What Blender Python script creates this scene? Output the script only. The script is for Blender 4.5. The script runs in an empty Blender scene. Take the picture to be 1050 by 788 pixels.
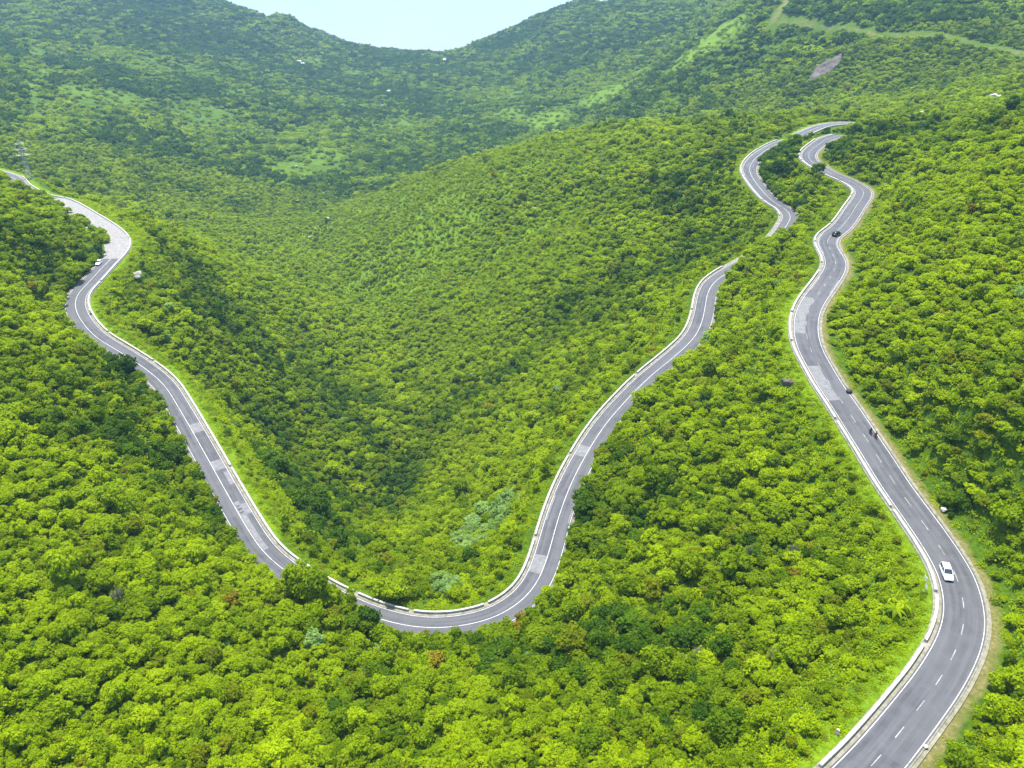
import bpy, bmesh, math, random
import numpy as np
from mathutils import Vector, Matrix

R = math.radians
rng = np.random.default_rng(7)
random.seed(7)
scene = bpy.context.scene
COL = scene.collection
CAMZ = 560.0                     # metres above the sea
PITCH = R(28.9)
FPX = 840.0                      # focal length in photo pixels (1050 wide)

# ------------------------------------------------------------------ survey helpers
SP, CP = math.sin(PITCH), math.cos(PITCH)

def ray(u, v):
    a = (u - 525.0) / FPX
    b = -(v - 394.0) / FPX
    return np.array([a, CP + b * SP, -SP + b * CP])

def at_z(u, v, z):
    d = ray(u, v)
    t = z / d[2]
    return np.array([d[0] * t, d[1] * t, z + CAMZ])

def at_y(u, v, y):
    d = ray(u, v)
    t = y / d[1]
    return np.array([d[0] * t, y, d[2] * t + CAMZ])

def project(p):
    p = np.asarray(p, float)
    x, y, z = p[..., 0], p[..., 1], p[..., 2] - CAMZ
    dep = y * CP - z * SP
    b = (y * SP + z * CP) / dep
    return 525.0 + FPX * x / dep, 394.0 - FPX * b, dep

def vnoise(x, y, seed=0):
    """value noise, smooth, in -1..1"""
    xi, yi = np.floor(x).astype(np.int64), np.floor(y).astype(np.int64)
    fx, fy = x - xi, y - yi
    fx, fy = fx * fx * fx * (fx * (fx * 6 - 15) + 10), fy * fy * fy * (fy * (fy * 6 - 15) + 10)
    def h(a, b):
        n = (a * 374761393 + b * 668265263 + seed * 1442695041) & 0xFFFFFFFF
        n = ((n ^ (n >> 13)) * 1274126177) & 0xFFFFFFFF
        n = n ^ (n >> 16)
        return (n & 0xFFFF) / 32767.5 - 1.0
    return ((h(xi, yi) * (1 - fx) + h(xi + 1, yi) * fx) * (1 - fy)
            + (h(xi, yi + 1) * (1 - fx) + h(xi + 1, yi + 1) * fx) * fy)

def fbm(x, y, seed=0, octs=4):
    s, a, t = 0.0, 1.0, 0.0
    for k in range(octs):
        s = s + a * vnoise(x * 2 ** k + 17.3 * k, y * 2 ** k - 9.1 * k, seed + k)
        t += a
        a *= 0.5
    return s / t

def smooth(e0, e1, x):
    t = np.clip((x - e0) / (e1 - e0), 0, 1)
    return t * t * (3 - 2 * t)

# ------------------------------------------------------------------ roads (surveyed centre lines)
LOWER = [(-60, 166, -122), (-20, 173, -121.5), (12, 182, -121), (24, 193, -120.5), (44, 203, -120), (66, 208, -119.5), (92, 223, -118.8),
         (112, 236, -118), (122, 247, -117.4), (120, 258, -117), (107, 272, -116.8), (92, 288, -117),
         (80, 301, -117.6), (77, 314, -118.4), (84, 330, -119.6), (99, 346, -121), (120, 359, -122.5),
         (146, 376, -124.6), (168, 395, -126.8), (184, 420, -129), (202, 451, -131.2), (222, 487, -133.4),
         (244, 526, -135.3), (265, 560, -136.8), (284, 580, -137.8), (308, 597, -138.4), (342, 617, -139),
         (380, 633, -138.6), (420, 643, -138), (455, 644.5, -137.5), (486, 640, -137), (511, 632, -136.5),
         (536, 616, -136), (551, 598, -135.5), (560, 577, -135), (566.5, 554, -134), (574, 527, -132.5),
         (585, 498, -131), (600, 468, -129), (619, 438, -127), (641, 412, -125), (665, 388, -123),
         (689, 368, -121), (708, 350, -119), (717, 337, -118), (722, 321, -117), (725, 303, -116),
         (731, 291, -115.5), (744, 281, -115), (762, 271, -114.6), (785, 257, -113.6), (799, 243, -112.5),
         (807, 231, -111), (811, 223, -109.8), (805, 214, -108.4), (791, 205, -107), (778, 191, -105.4), (770, 179, -104.2),
         (769, 171, -103.6), (775, 162, -103.1), (786, 154, -103), (800, 147, -103), (812, 144, -103)]
UPPER = [(840, 842, -102), (868, 812, -102.5), (892, 788, -103), (918, 757, -103.5), (940, 729, -104), (961, 701, -104.5),
         (978, 672, -105), (986, 652, -105.3), (989, 632, -105.6), (986.5, 612, -105.8), (980, 591, -106),
         (970, 573, -106), (957, 553, -106), (934, 521, -105.8), (919, 500, -105.4), (899, 468, -104.6), (885, 447, -104),
         (868, 420, -102.8), (852, 396, -101.5), (841, 377, -100.5), (832, 360, -99.5), (827.5, 346, -98.8),
         (826.5, 334, -98.2), (828.5, 320, -97.8), (834.5, 308, -97.4), (843, 296, -97.1), (851.5, 284, -97),
         (856.5, 275, -97.2), (856.5, 267, -97.4), (852, 258, -97.5), (848, 250, -97.6), (851, 242.5, -97.6),
         (862, 234, -97.6), (870, 224, -97.5), (877, 213, -97.4), (884, 203, -97.3), (885.5, 196.5, -97.1), (879, 190.5, -96.9),
         (868, 185, -96.7), (854, 179, -96.4), (841, 172, -96.1), (831, 165, -95.8), (829, 159, -95.5), (832, 154, -95.2),
         (839, 148.5, -94.9), (847, 143, -94.6), (860, 139, -94.3)]
RIDGE = [(818, 140, -100), (829, 135, -100), (843, 129.5, -100), (858, 127.5, -100), (878, 127, -99.6), (890, 127.8, -99), (904, 129, -98.6), (925, 132, -98)]

def catmull(pts, n=12):
    P = [pts[0]] + list(pts) + [pts[-1]]
    out = []
    for i in range(1, len(P) - 2):
        p0, p1, p2, p3 = P[i - 1], P[i], P[i + 1], P[i + 2]
        for k in range(n):
            t = k / n
            out.append(0.5 * (2 * p1 + (p2 - p0) * t + (2 * p0 - 5 * p1 + 4 * p2 - p3) * t * t + (3 * p1 - p0 - 3 * p2 + p3) * t ** 3))
    out.append(P[-2])
    return np.array(out)

def resample(p, step):
    d = np.r_[0, np.cumsum(np.linalg.norm(np.diff(p[:, :2], axis=0), axis=1))]
    n = max(2, int(d[-1] / step))
    s = np.linspace(0, d[-1], n + 1)
    return np.stack([np.interp(s, d, p[:, k]) for k in range(3)], 1)

def gsmooth(p, sig, zsig):
    out = p.copy()
    n = len(p)
    for k, sg in ((0, sig), (1, sig), (2, zsig)):
        r = int(sg * 3) + 1
        w = np.exp(-0.5 * (np.arange(-r, r + 1) / sg) ** 2)
        w /= w.sum()
        lo = 2 * p[0, k] - p[1:r + 1, k][::-1]
        hi = 2 * p[-1, k] - p[-r - 1:-1, k][::-1]
        out[:, k] = np.convolve(np.r_[lo, p[:, k], hi], w, 'valid')
    return out

def road_line(src, sig=2.2):
    p = np.array([at_z(*q) for q in src])
    return gsmooth(resample(catmull(p), 1.5), sig, 10)

ROADS = {'lower': road_line(LOWER, 2.0), 'upper': road_line(UPPER, 2.0), 'ridge': road_line(RIDGE, 4.0)}

def frame_of(p):
    t = np.gradient(p[:, :2], axis=0)
    t /= np.linalg.norm(t, axis=1, keepdims=True)
    return t, np.stack([-t[:, 1], t[:, 0]], 1)            # tangent, left normal

ROADPTS = np.concatenate(list(ROADS.values()))
ROADNRM = np.concatenate([frame_of(p)[1] for p in ROADS.values()])
ROADID = np.concatenate([np.full(len(p), i) for i, p in enumerate(ROADS.values())])

def near_road(x, y):
    """distance to the nearest centre line, its height, signed side (+ = valley side), road id"""
    x, y = np.ravel(x), np.ravel(y)
    dist = np.empty(len(x)); zz = np.empty(len(x)); side = np.empty(len(x)); rid = np.empty(len(x), int)
    rp = ROADPTS[::2]; rn = ROADNRM[::2]; ri = ROADID[::2]
    for a in range(0, len(x), 20000):
        b = min(a + 20000, len(x))
        dx = x[a:b, None] - rp[None, :, 0]; dy = y[a:b, None] - rp[None, :, 1]
        d2 = dx * dx + dy * dy
        j = d2.argmin(1); k = np.arange(b - a)
        dist[a:b] = np.sqrt(d2[k, j])
        w = 1.0 / (d2 + 4.0) ** 3
        zz[a:b] = (w * rp[None, :, 2]).sum(1) / w.sum(1)
        side[a:b] = np.sign(dx[k, j] * rn[j, 0] + dy[k, j] * rn[j, 1])
        rid[a:b] = ri[j]
    return dist, zz, side, rid

# ------------------------------------------------------------------ terrain
CZ = [  # (u, v, height below camera)
    (525, 788, -123), (525, 720, -127), (380, 700, -129), (200, 788, -116), (0, 788, -108), (0, 650, -108), (120, 680, -116),
    (200, 600, -122), (80, 560, -115), (0, 500, -106), (100, 440, -115), (40, 380, -105), (0, 300, -96), (30, 250, -98),
    (280, 640, -133), (350, 660, -134.5), (450, 690, -131), (560, 680, -131), (640, 620, -126),
    (0, 215, -98), (30, 212, -107), (700, 788, -113), (700, 700, -116), (620, 560, -127), (700, 550, -119), (700, 480, -119), (770, 400, -113), (800, 560, -111),
    (850, 700, -107), (780, 788, -107), (740, 380, -116), (780, 300, -109), (800, 270, -106), (880, 560, -108.5),
    (990, 440, -92), (1050, 500, -92), (1050, 600, -95), (1050, 740, -97), (1000, 788, -99), (960, 330, -88), (1050, 380, -80),
    (920, 250, -87), (1000, 240, -76), (1050, 180, -64), (900, 160, -86), (960, 140, -80), (1050, 105, -62),
    (825, 200, -103), (840, 215, -102.5), (806, 185, -101.5),
]
CY = [  # (u, v, distance ahead)
    (480, 560, 200), (430, 520, 250), (360, 520, 262), (300, 460, 290), (400, 430, 335), (330, 380, 385), (250, 400, 300), (200, 340, 300),
    (400, 350, 430), (350, 300, 520), (250, 300, 400), (170, 260, 360), (150, 225, 400), (330, 245, 660), (420, 270, 540),
    (500, 400, 330), (520, 300, 420), (600, 330, 345), (640, 260, 390), (600, 215, 470), (500, 220, 540), (700, 230, 385),
    (700, 170, 460), (720, 138, 520), (600, 148, 600), (500, 160, 660), (420, 190, 740), (780, 130, 540), (850, 122, 560), (950, 112, 540), (1050, 92, 520),
    # valley floor and far flanks
    (340, 215, 800), (320, 190, 930), (360, 150, 1150), (390, 110, 1480), (420, 80, 1800),
    (432, 53, 2150), (480, 45, 2150), (390, 49, 2150), (330, 40, 2180), (300, 24, 2150), (270, 14, 2150), (225, 2, 2150), (150, -14, 2100), (60, -25, 2000),
    (250, 170, 960), (200, 130, 1100), (100, 160, 800), (30, 180, 640), (0, 130, 820), (100, 90, 1150), (0, 60, 1250), (200, 70, 1500), (100, 30, 1600), (0, 0, 1700), (280, 80, 1600), (350, 80, 1750),
    (520, 30, 2100), (560, 16, 2080), (600, 3, 2050), (660, -14, 1980), (720, -22, 1850), (480, 90, 1650), (560, 70, 1650), (640, 60, 1500), (560, 115, 1300), (500, 130, 1250), (640, 110, 1150), (690, 60, 1350), (720, 30, 1450), (745, 20, 1400),
    (700, 112, 960), (780, 60, 1000), (800, 18, 1050), (780, 110, 850), (860, 110, 760), (860, 60, 860), (880, 30, 920), (960, 90, 700), (960, 45, 820), (1050, 70, 690), (1050, 30, 800), (950, 0, 960), (1050, -25, 960), (860, -15, 1080),
    (790, 5, 1150), (770, 0, 1300),
]
FREE = [  # x, y, height above the sea: the land outside the view
    (0, -150, 470), (-200, -100, 480), (200, -100, 480), (-300, 100, 500), (-500, 300, 510), (-900, 700, 500), (300, 120, 500), (500, 350, 530), (800, 600, 540), (1200, 1000, 540),
    (-1500, 1200, 500), (-1800, 2000, 460), (1500, 2000, 500), (0, 3000, 130), (-600, 3000, 180), (600, 3000, 200), (0, 4000, -40), (-1500, 4000, -40), (1500, 4000, -40), (-2500, 3000, 150), (2500, 3000, 200),
    (-200, 2600, 235), (-500, 2500, 300), (200, 2500, 330), (-350, 3300, 60), (-800, 3500, 40)]
ctrl = [at_z(*c) for c in CZ] + [at_y(*c) for c in CY] + [np.array(c, float) for c in FREE]
for p in ROADS.values():
    ctrl += list(p[::16])
ctrl = np.array(ctrl)

def tps(r2):
    return 0.5 * r2 * np.log(r2 + 1e-9)

_X = ctrl[:, :2] / 300.0
_n = len(ctrl)
_A = np.zeros((_n + 3, _n + 3))
_d2 = ((_X[:, None] - _X[None]) ** 2).sum(-1)
_A[:_n, :_n] = tps(_d2) + np.eye(_n) * 2e-3
_A[:_n, _n] = 1; _A[:_n, _n + 1:] = _X
_A[_n, :_n] = 1; _A[_n + 1:, :_n] = _X.T
_W = np.linalg.solve(_A, np.r_[ctrl[:, 2], 0, 0, 0])

def base_height(x, y):
    x, y = np.ravel(x), np.ravel(y)
    out = np.empty(len(x))
    for a in range(0, len(x), 20000):
        b = min(a + 20000, len(x))
        q = np.stack([x[a:b], y[a:b]], 1) / 300.0
        d2 = ((q[:, None] - _X[None]) ** 2).sum(-1)
        out[a:b] = tps(d2) @ _W[:_n] + _W[_n] + q @ _W[_n + 1:]
    return out

def dist_poly(x, y, poly):
    best = np.full(len(x), 1e9)
    for a, b in zip(poly[:-1], poly[1:]):
        d = b[:2] - a[:2]
        t = np.clip(((x - a[0]) * d[0] + (y - a[1]) * d[1]) / (d @ d + 1e-9), 0, 1)
        best = np.minimum(best, np.hypot(x - a[0] - t * d[0], y - a[1] - t * d[1]))
    return best

SKY = None; GULLY = None
NARROW = [(*at_z(775, 268, -114.5)[:2], 26), (*at_z(333, 612, -139)[:2], 14)]
MOUNDS = [(*at_z(30, 206, -118)[:2], 12, 5.0), (*at_z(346, 644, -137)[:2], 11, 8.0), (*at_z(268, 606, -136)[:2], 9, 1.5), (*at_z(765, 283, -113)[:2], 15, 4.0), (*at_z(790, 268, -112)[:2], 16, 4.5)]

def height(x, y, info=False):
    x, y = np.ravel(np.asarray(x, float)), np.ravel(np.asarray(y, float))
    z = base_height(x, y)
    dist, rz, side, rid = near_road(x, y)
    rr = np.hypot(x, y)
    far = smooth(650, 1500, rr)
    z = z + (1 - far) * smooth(10, 45, dist) * (fbm(x / 38, y / 38, 3, 3) * 2.2) + far * (fbm(x / 190, y / 190, 11, 4) * 17 + fbm(x / 60, y / 60, 5, 2) * 4)
    z = z + smooth(20, 80, dist) * smooth(230, 420, rr) * (1 - 0.6 * far) * fbm(x / 85, y / 85, 19, 3) * 7.0
    if GULLY is not None:
        z = z - 8.0 * np.exp(-(dist_poly(x, y, GULLY) / 17.0) ** 2) * smooth(18, 50, dist)
    if SKY is not None:
        z = z + np.interp(x, SKY[0], SKY[1]) * np.exp(-((y - 2150) / 260.0) ** 2)
    # cut and fill: the road bench, wider and gentler on the uphill bank
    wide = np.full(len(x), 19.0)
    for mx, my, mr in NARROW:
        wide = np.where((side < 0) & (np.hypot(x - mx, y - my) < mr), 8.5, wide)
    k = 1 - smooth(6.2, wide, dist)
    z = z * (1 - k) + (rz - 0.22) * k
    for mx, my, mr, mh in MOUNDS:
        z = z + mh * np.exp(-(((x - mx) ** 2 + (y - my) ** 2) / mr ** 2)) * smooth(4.2, 8.0, dist) * (side < 0)
    return (z, dist, side, rid) if info else z

def hit(u, v, t0=60.0):
    d = ray(u, v)
    t = t0 * 1.006 ** np.arange(0, 720)
    x, y, zz = d[0] * t, d[1] * t, d[2] * t + CAMZ
    h = height(x, y)
    j = np.nonzero(zz < h)[0]
    if len(j) == 0:
        return None
    i = max(j[0], 1)
    f = (zz[i - 1] - h[i - 1]) / ((zz[i - 1] - h[i - 1]) + (h[i] - zz[i]) + 1e-9)
    tt = t[i - 1] + f * (t[i] - t[i - 1])
    x, y = d[0] * tt, d[1] * tt
    return np.array([x, y, height([x], [y])[0]])

# ------------------------------------------------------------------ materials
def mat(name):
    m = bpy.data.materials.new(name)
    m.use_nodes = True
    nt = m.node_tree
    b = nt.nodes['Principled BSDF']
    return m, nt, b

def N(nt, typ, **kw):
    n = nt.nodes.new(typ)
    for k, v in kw.items():
        setattr(n, k, v)
    return n

def noise(nt, scale, detail=4, rough=0.55, vec=None):
    n = N(nt, 'ShaderNodeTexNoise')
    n.inputs['Scale'].default_value = scale
    n.inputs['Detail'].default_value = detail
    n.inputs['Roughness'].default_value = rough
    if vec is not None:
        nt.links.new(vec, n.inputs['Vector'])
    return n.outputs['Fac']

def ramp(nt, fac, stops):
    n = N(nt, 'ShaderNodeValToRGB')
    e = n.color_ramp.elements
    while len(e) < len(stops):
        e.new(0.5)
    for i, (p, c) in enumerate(stops):
        e[i].position = p
        e[i].color = (*c, 1) if len(c) == 3 else c
    nt.links.new(fac, n.inputs['Fac'])
    return n.outputs['Color']

def mix(nt, fac, a, b, mode='MIX'):
    n = N(nt, 'ShaderNodeMix', data_type='RGBA', blend_type=mode)
    for sock, v in ((n.inputs[0], fac), (n.inputs[6], a), (n.inputs[7], b)):
        if isinstance(v, bpy.types.NodeSocket):
            nt.links.new(v, sock)
        elif isinstance(v, (int, float)):
            sock.default_value = v
        else:
            sock.default_value = (*v, 1)
    return n.outputs[2]

def math_(nt, op, a, b=None, clamp=False):
    n = N(nt, 'ShaderNodeMath', operation=op, use_clamp=clamp)
    for s, v in ((n.inputs[0], a), (n.inputs[1], b)):
        if v is None:
            continue
        if isinstance(v, bpy.types.NodeSocket):
            nt.links.new(v, s)
        else:
            s.default_value = v
    return n.outputs[0]

def worldpos(nt):
    return N(nt, 'ShaderNodeNewGeometry').outputs['Position']

def leaf_material(name, c_lo, c_hi, transl=0.5):
    """foliage: two leaf colours mixed by stand (world position) and by plant; thin leaves let light through"""
    m, nt, b = mat(name)
    pos = worldpos(nt)
    stand = noise(nt, 0.045, 4, 0.6, pos)
    leaf = noise(nt, 2.6, 3, 0.7, pos)
    oi = N(nt, 'ShaderNodeObjectInfo').outputs['Random']
    f = math_(nt, 'ADD', math_(nt, 'MULTIPLY', stand, 1.1), math_(nt, 'MULTIPLY', leaf, 0.95))
    f = math_(nt, 'ADD', f, math_(nt, 'MULTIPLY', oi, 0.55))
    f = math_(nt, 'SUBTRACT', f, 0.83)
    col = ramp(nt, f, [(0.12, c_lo), (0.85, c_hi)])
    b.inputs['Roughness'].default_value = 0.6
    b.inputs['Specular IOR Level'].default_value = 0.06
    nt.links.new(col, b.inputs['Base Color'])
    tr = N(nt, 'ShaderNodeBsdfTranslucent')
    nt.links.new(mix(nt, 1.0, col, (1.2, 1.15, 0.5), 'MULTIPLY'), tr.inputs['Color'])
    ms = N(nt, 'ShaderNodeMixShader')
    ms.inputs[0].default_value = transl
    nt.links.new(b.outputs[0], ms.inputs[1]); nt.links.new(tr.outputs[0], ms.inputs[2])
    nt.links.new(ms.outputs[0], nt.nodes['Material Output'].inputs['Surface'])
    return m

TINTS = {
    'lime': leaf_material('lime_leaves', (0.172, 0.265, 0.0005), (0.335, 0.448, 0.0006)),
    'green': leaf_material('green_leaves', (0.090, 0.165, 0.0006), (0.232, 0.328, 0.0006)),
    'deep': leaf_material('deep_green_leaves', (0.028, 0.074, 0.003), (0.085, 0.165, 0.002), 0.4),
    'olive': leaf_material('olive_leaves', (0.120, 0.170, 0.003), (0.230, 0.270, 0.004)),
    'pale': leaf_material('pale_leaves', (0.16, 0.28, 0.06), (0.28, 0.42, 0.12)),
    'rust': leaf_material('rust_leaves', (0.15, 0.135, 0.006), (0.25, 0.20, 0.012), 0.3),
    'grey': leaf_material('grey_twigs', (0.12, 0.115, 0.08), (0.22, 0.21, 0.16), 0.1),
}

def simple(name, col, rough=0.6, metal=0.0, spec=0.4, var=0.12, scale=3.0):
    m, nt, b = mat(name)
    f = noise(nt, scale, 4, 0.6, worldpos(nt))
    lo = tuple(c * (1 - var) for c in col); hi = tuple(min(1, c * (1 + var)) for c in col)
    nt.links.new(ramp(nt, f, [(0.3, lo), (0.7, hi)]), b.inputs['Base Color'])
    b.inputs['Roughness'].default_value = rough
    b.inputs['Metallic'].default_value = metal
    b.inputs['Specular IOR Level'].default_value = spec
    return m

M = {}
M['bark'] = simple('bark', (0.12, 0.095, 0.07), 0.9)
M['white_paint'] = simple('car_white', (0.80, 0.80, 0.80), 0.25, 0, 0.5, 0.02)
M['black_paint'] = simple('car_black', (0.012, 0.012, 0.014), 0.2, 0, 0.5, 0.02)
M['glass'] = simple('car_glass', (0.03, 0.04, 0.05), 0.06, 0, 0.6, 0.05)
M['rubber'] = simple('rubber', (0.02, 0.02, 0.02), 0.85)
M['alloy'] = simple('alloy', (0.5, 0.5, 0.52), 0.35, 0.8)
M['lamp'] = simple('lamp_lens', (0.75, 0.76, 0.78), 0.1, 0, 0.6, 0.03)
M['tail'] = simple('tail_lens', (0.35, 0.01, 0.01), 0.2, 0, 0.6, 0.03)
M['plastic'] = simple('dark_trim', (0.03, 0.03, 0.032), 0.6)
M['steel'] = simple('galvanised_steel', (0.30, 0.32, 0.32), 0.45, 0.3)
M['rock'] = simple('grey_rock', (0.22, 0.21, 0.19), 0.9, 0, 0.2, 0.35, 0.8)
M['pale_rock'] = simple('pale_rock', (0.34, 0.33, 0.29), 0.9, 0, 0.2, 0.2, 0.8)
M['scar'] = simple('bare_rock_scar', (0.10, 0.085, 0.078), 0.9, 0, 0.2, 0.4, 0.12)
M['dark_rock'] = simple('dark_rock', (0.05, 0.045, 0.04), 0.9)
M['white_wash'] = simple('whitewash', (0.60, 0.60, 0.58), 0.8, 0, 0.2, 0.08)
M['roof'] = simple('pale_roof_sheet', (0.45, 0.46, 0.48), 0.4, 0.1, 0.4, 0.08)
M['cloth_a'] = simple('dark_jacket', (0.03, 0.035, 0.06), 0.9)
M['cloth_b'] = simple('maroon_jacket', (0.12, 0.03, 0.03), 0.9)
M['skin'] = simple('skin', (0.42, 0.26, 0.18), 0.6)

def parapet_material():
    m, nt, b = mat('weathered_parapet')
    pos = worldpos(nt)
    f = noise(nt, 1.3, 6, 0.7, pos)
    g = noise(nt, 0.25, 3, 0.6, pos)
    c = ramp(nt, f, [(0.32, (0.22, 0.215, 0.19)), (0.5, (0.40, 0.39, 0.36)), (0.75, (0.48, 0.47, 0.44))])
    c = mix(nt, math_(nt, 'MULTIPLY', ramp(nt, g, [(0.5, (0, 0, 0)), (0.7, (1, 1, 1))]), 0.35), c, (0.38, 0.37, 0.30))
    nt.links.new(c, b.inputs['Base Color'])
    b.inputs['Roughness'].default_value = 0.85
    b.inputs['Specular IOR Level'].default_value = 0.2
    return m
M['parapet'] = parapet_material()

def asphalt_material():
    m, nt, b = mat('worn_asphalt')
    uv = N(nt, 'ShaderNodeUVMap').outputs[0]            # u across the road (-1..1), v metres along it
    sep = N(nt, 'ShaderNodeSeparateXYZ'); nt.links.new(uv, sep.inputs[0])
    pos = worldpos(nt)
    f = noise(nt, 0.35, 6, 0.65, pos)
    base = ramp(nt, f, [(0.3, (0.036, 0.038, 0.045)), (0.7, (0.070, 0.073, 0.082))])
    # streaks drawn out along the lanes
    cmb = N(nt, 'ShaderNodeCombineXYZ')
    nt.links.new(math_(nt, 'MULTIPLY', sep.outputs[0], 4.0), cmb.inputs[0])
    nt.links.new(math_(nt, 'MULTIPLY', sep.outputs[1], 0.035), cmb.inputs[1])
    st = noise(nt, 1.0, 5, 0.6, cmb.outputs[0])
    base = mix(nt, ramp(nt, st, [(0.42, (0, 0, 0)), (0.68, (0.6, 0.6, 0.6))]), base, (0.115, 0.118, 0.126))
    # old concrete relaid lane by lane
    cell = N(nt, 'ShaderNodeTexNoise', noise_dimensions='1D')
    cell.inputs['Scale'].default_value = 1.0; cell.inputs['Detail'].default_value = 0
    lane = math_(nt, 'MULTIPLY', math_(nt, 'FLOOR', sep.outputs[0]), 37.0)
    blk = math_(nt, 'FLOOR', math_(nt, 'MULTIPLY', sep.outputs[1], 1 / 17.0))
    nt.links.new(math_(nt, 'ADD', math_(nt, 'MULTIPLY', blk, 1.37), lane), cell.inputs['W'])
    pt = ramp(nt, cell.outputs['Fac'], [(0.52, (0, 0, 0)), (0.56, (0.42, 0.42, 0.42))])
    base = mix(nt, pt, base, (0.085, 0.088, 0.096))
    # cracks sealed with tar and transverse joints
    vo = N(nt, 'ShaderNodeTexVoronoi', feature='DISTANCE_TO_EDGE')
    vo.inputs['Scale'].default_value = 0.22
    nt.links.new(pos, vo.inputs['Vector'])
    cr = ramp(nt, vo.outputs['Distance'], [(0.0, (0.25, 0.25, 0.25)), (0.02, (0, 0, 0))])
    base = mix(nt, cr, base, (0.07, 0.07, 0.075))
    nt.links.new(base, b.inputs['Base Color'])
    b.inputs['Roughness'].default_value = 0.78
    b.inputs['Specular IOR Level'].default_value = 0.35
    return m
M['asphalt'] = asphalt_material()

def concrete_material(name, lo, hi):
    m, nt, b = mat(name)
    f = noise(nt, 0.9, 6, 0.7, worldpos(nt))
    nt.links.new(ramp(nt, f, [(0.3, lo), (0.7, hi)]), b.inputs['Base Color'])
    b.inputs['Roughness'].default_value = 0.85
    b.inputs['Specular IOR Level'].default_value = 0.25
    return m
M['verge'] = concrete_material('edge_concrete', (0.08, 0.085, 0.045), (0.27, 0.255, 0.21))
M['slab'] = concrete_material('pale_concrete', (0.10, 0.103, 0.11), (0.19, 0.192, 0.195))
M['yard'] = concrete_material('bleached_concrete', (0.13, 0.13, 0.125), (0.26, 0.255, 0.245))

def line_material():
    m, nt, b = mat('road_paint')
    f = noise(nt, 1.1, 6, 0.75, worldpos(nt))
    nt.links.new(ramp(nt, f, [(0.30, (0.16, 0.16, 0.165)), (0.45, (0.42, 0.42, 0.42)), (0.7, (0.58, 0.58, 0.57))]), b.inputs['Base Color'])
    b.inputs['Roughness'].default_value = 0.7
    return m
M['line'] = line_material()
M['worn_line'] = concrete_material('worn_road_paint', (0.10, 0.10, 0.105), (0.42, 0.42, 0.41))

def ground_material():
    m, nt, b = mat('hillside_ground')
    pos = worldpos(nt)
    def attr(n):
        return N(nt, 'ShaderNodeAttribute', attribute_name=n).outputs['Fac']
    f1 = noise(nt, 0.9, 6, 0.7, pos)
    f2 = noise(nt, 0.02, 5, 0.65, pos)
    g = ramp(nt, f1, [(0.25, (0.018, 0.040, 0.002)), (0.5, (0.045, 0.090, 0.003)), (0.75, (0.085, 0.145, 0.004))])
    g2 = ramp(nt, f2, [(0.35, (0.75, 0.85, 1.1)), (0.65, (1.25, 1.15, 0.9))])
    g = mix(nt, 1.0, g, g2, 'MULTIPLY')
    edge = noise(nt, 0.12, 5, 0.7, pos)
    fine = noise(nt, 1.2, 4, 0.7, pos)
    def mask(name, gain=2.2, bias=0.9):
        s = math_(nt, 'MULTIPLY', attr(name), gain)
        s = math_(nt, 'ADD', s, math_(nt, 'MULTIPLY', math_(nt, 'SUBTRACT', edge, 0.5), 2.4))
        return math_(nt, 'SUBTRACT', s, bias, True)
    mead = ramp(nt, fine, [(0.3, (0.055, 0.115, 0.003)), (0.5, (0.10, 0.175, 0.004)), (0.7, (0.15, 0.225, 0.008))])
    g = mix(nt, mask('meadow'), g, mead)
    tan = ramp(nt, fine, [(0.3, (0.08, 0.085, 0.02)), (0.55, (0.15, 0.135, 0.05)), (0.75, (0.24, 0.205, 0.115))])
    g = mix(nt, mask('dry'), g, tan)
    red = ramp(nt, fine, [(0.3, (0.16, 0.11, 0.07)), (0.7, (0.26, 0.18, 0.13))])
    g = mix(nt, mask('soil'), g, red)
    nt.links.new(g, b.inputs['Base Color'])
    b.inputs['Roughness'].default_value = 0.95
    b.inputs['Specular IOR Level'].default_value = 0.1
    bp = N(nt, 'ShaderNodeBump'); bp.inputs['Strength'].default_value = 0.6; bp.inputs['Distance'].default_value = 0.6
    nt.links.new(f1, bp.inputs['Height']); nt.links.new(bp.outputs[0], b.inputs['Normal'])
    return m
M['ground'] = ground_material()

# ------------------------------------------------------------------ mesh helpers
def link(o, parent=None):
    COL.objects.link(o)
    if parent is not None:
        o.parent = parent
    return o

def mesh_np(name, verts, faces, m, uvs=None):
    me = bpy.data.meshes.new(name)
    me.from_pydata([tuple(v) for v in verts], [], [tuple(f) for f in faces])
    if m is not None:
        me.materials.append(m)
    if uvs is not None:
        uvl = me.uv_layers.new(name='UVMap')
        li = np.empty(len(me.loops), int); me.loops.foreach_get('vertex_index', li)
        uvl.data.foreach_set('uv', np.asarray(uvs, float)[li].ravel())
    me.update()
    return me

def obj(name, me, parent=None, kind=None, label=None, cat=None, group=None):
    o = bpy.data.objects.new(name, me)
    link(o, parent)
    tag(o, label, cat, group, kind)
    return o

def tag(o, label=None, cat=None, group=None, kind=None):
    if label: o['label'] = label
    if cat: o['category'] = cat
    if group: o['group'] = group
    if kind: o['kind'] = kind

def empty(name, loc, label, cat, group=None, rotz=0.0):
    o = bpy.data.objects.new(name, None)
    o.empty_display_size = 0.3
    o.location = loc
    o.rotation_euler = (0, 0, rotz)
    link(o)
    tag(o, label, cat, group)
    return o

def bm_mesh(name, bm, m, smooth_=False):
    me = bpy.data.meshes.new(name)
    bmesh.ops.recalc_face_normals(bm, faces=bm.faces)
    bm.to_mesh(me); bm.free()
    for mm in (m if isinstance(m, (list, tuple)) else [m]):
        me.materials.append(mm)
    if smooth_:
        me.polygons.foreach_set('use_smooth', np.ones(len(me.polygons), bool))
    return me

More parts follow.
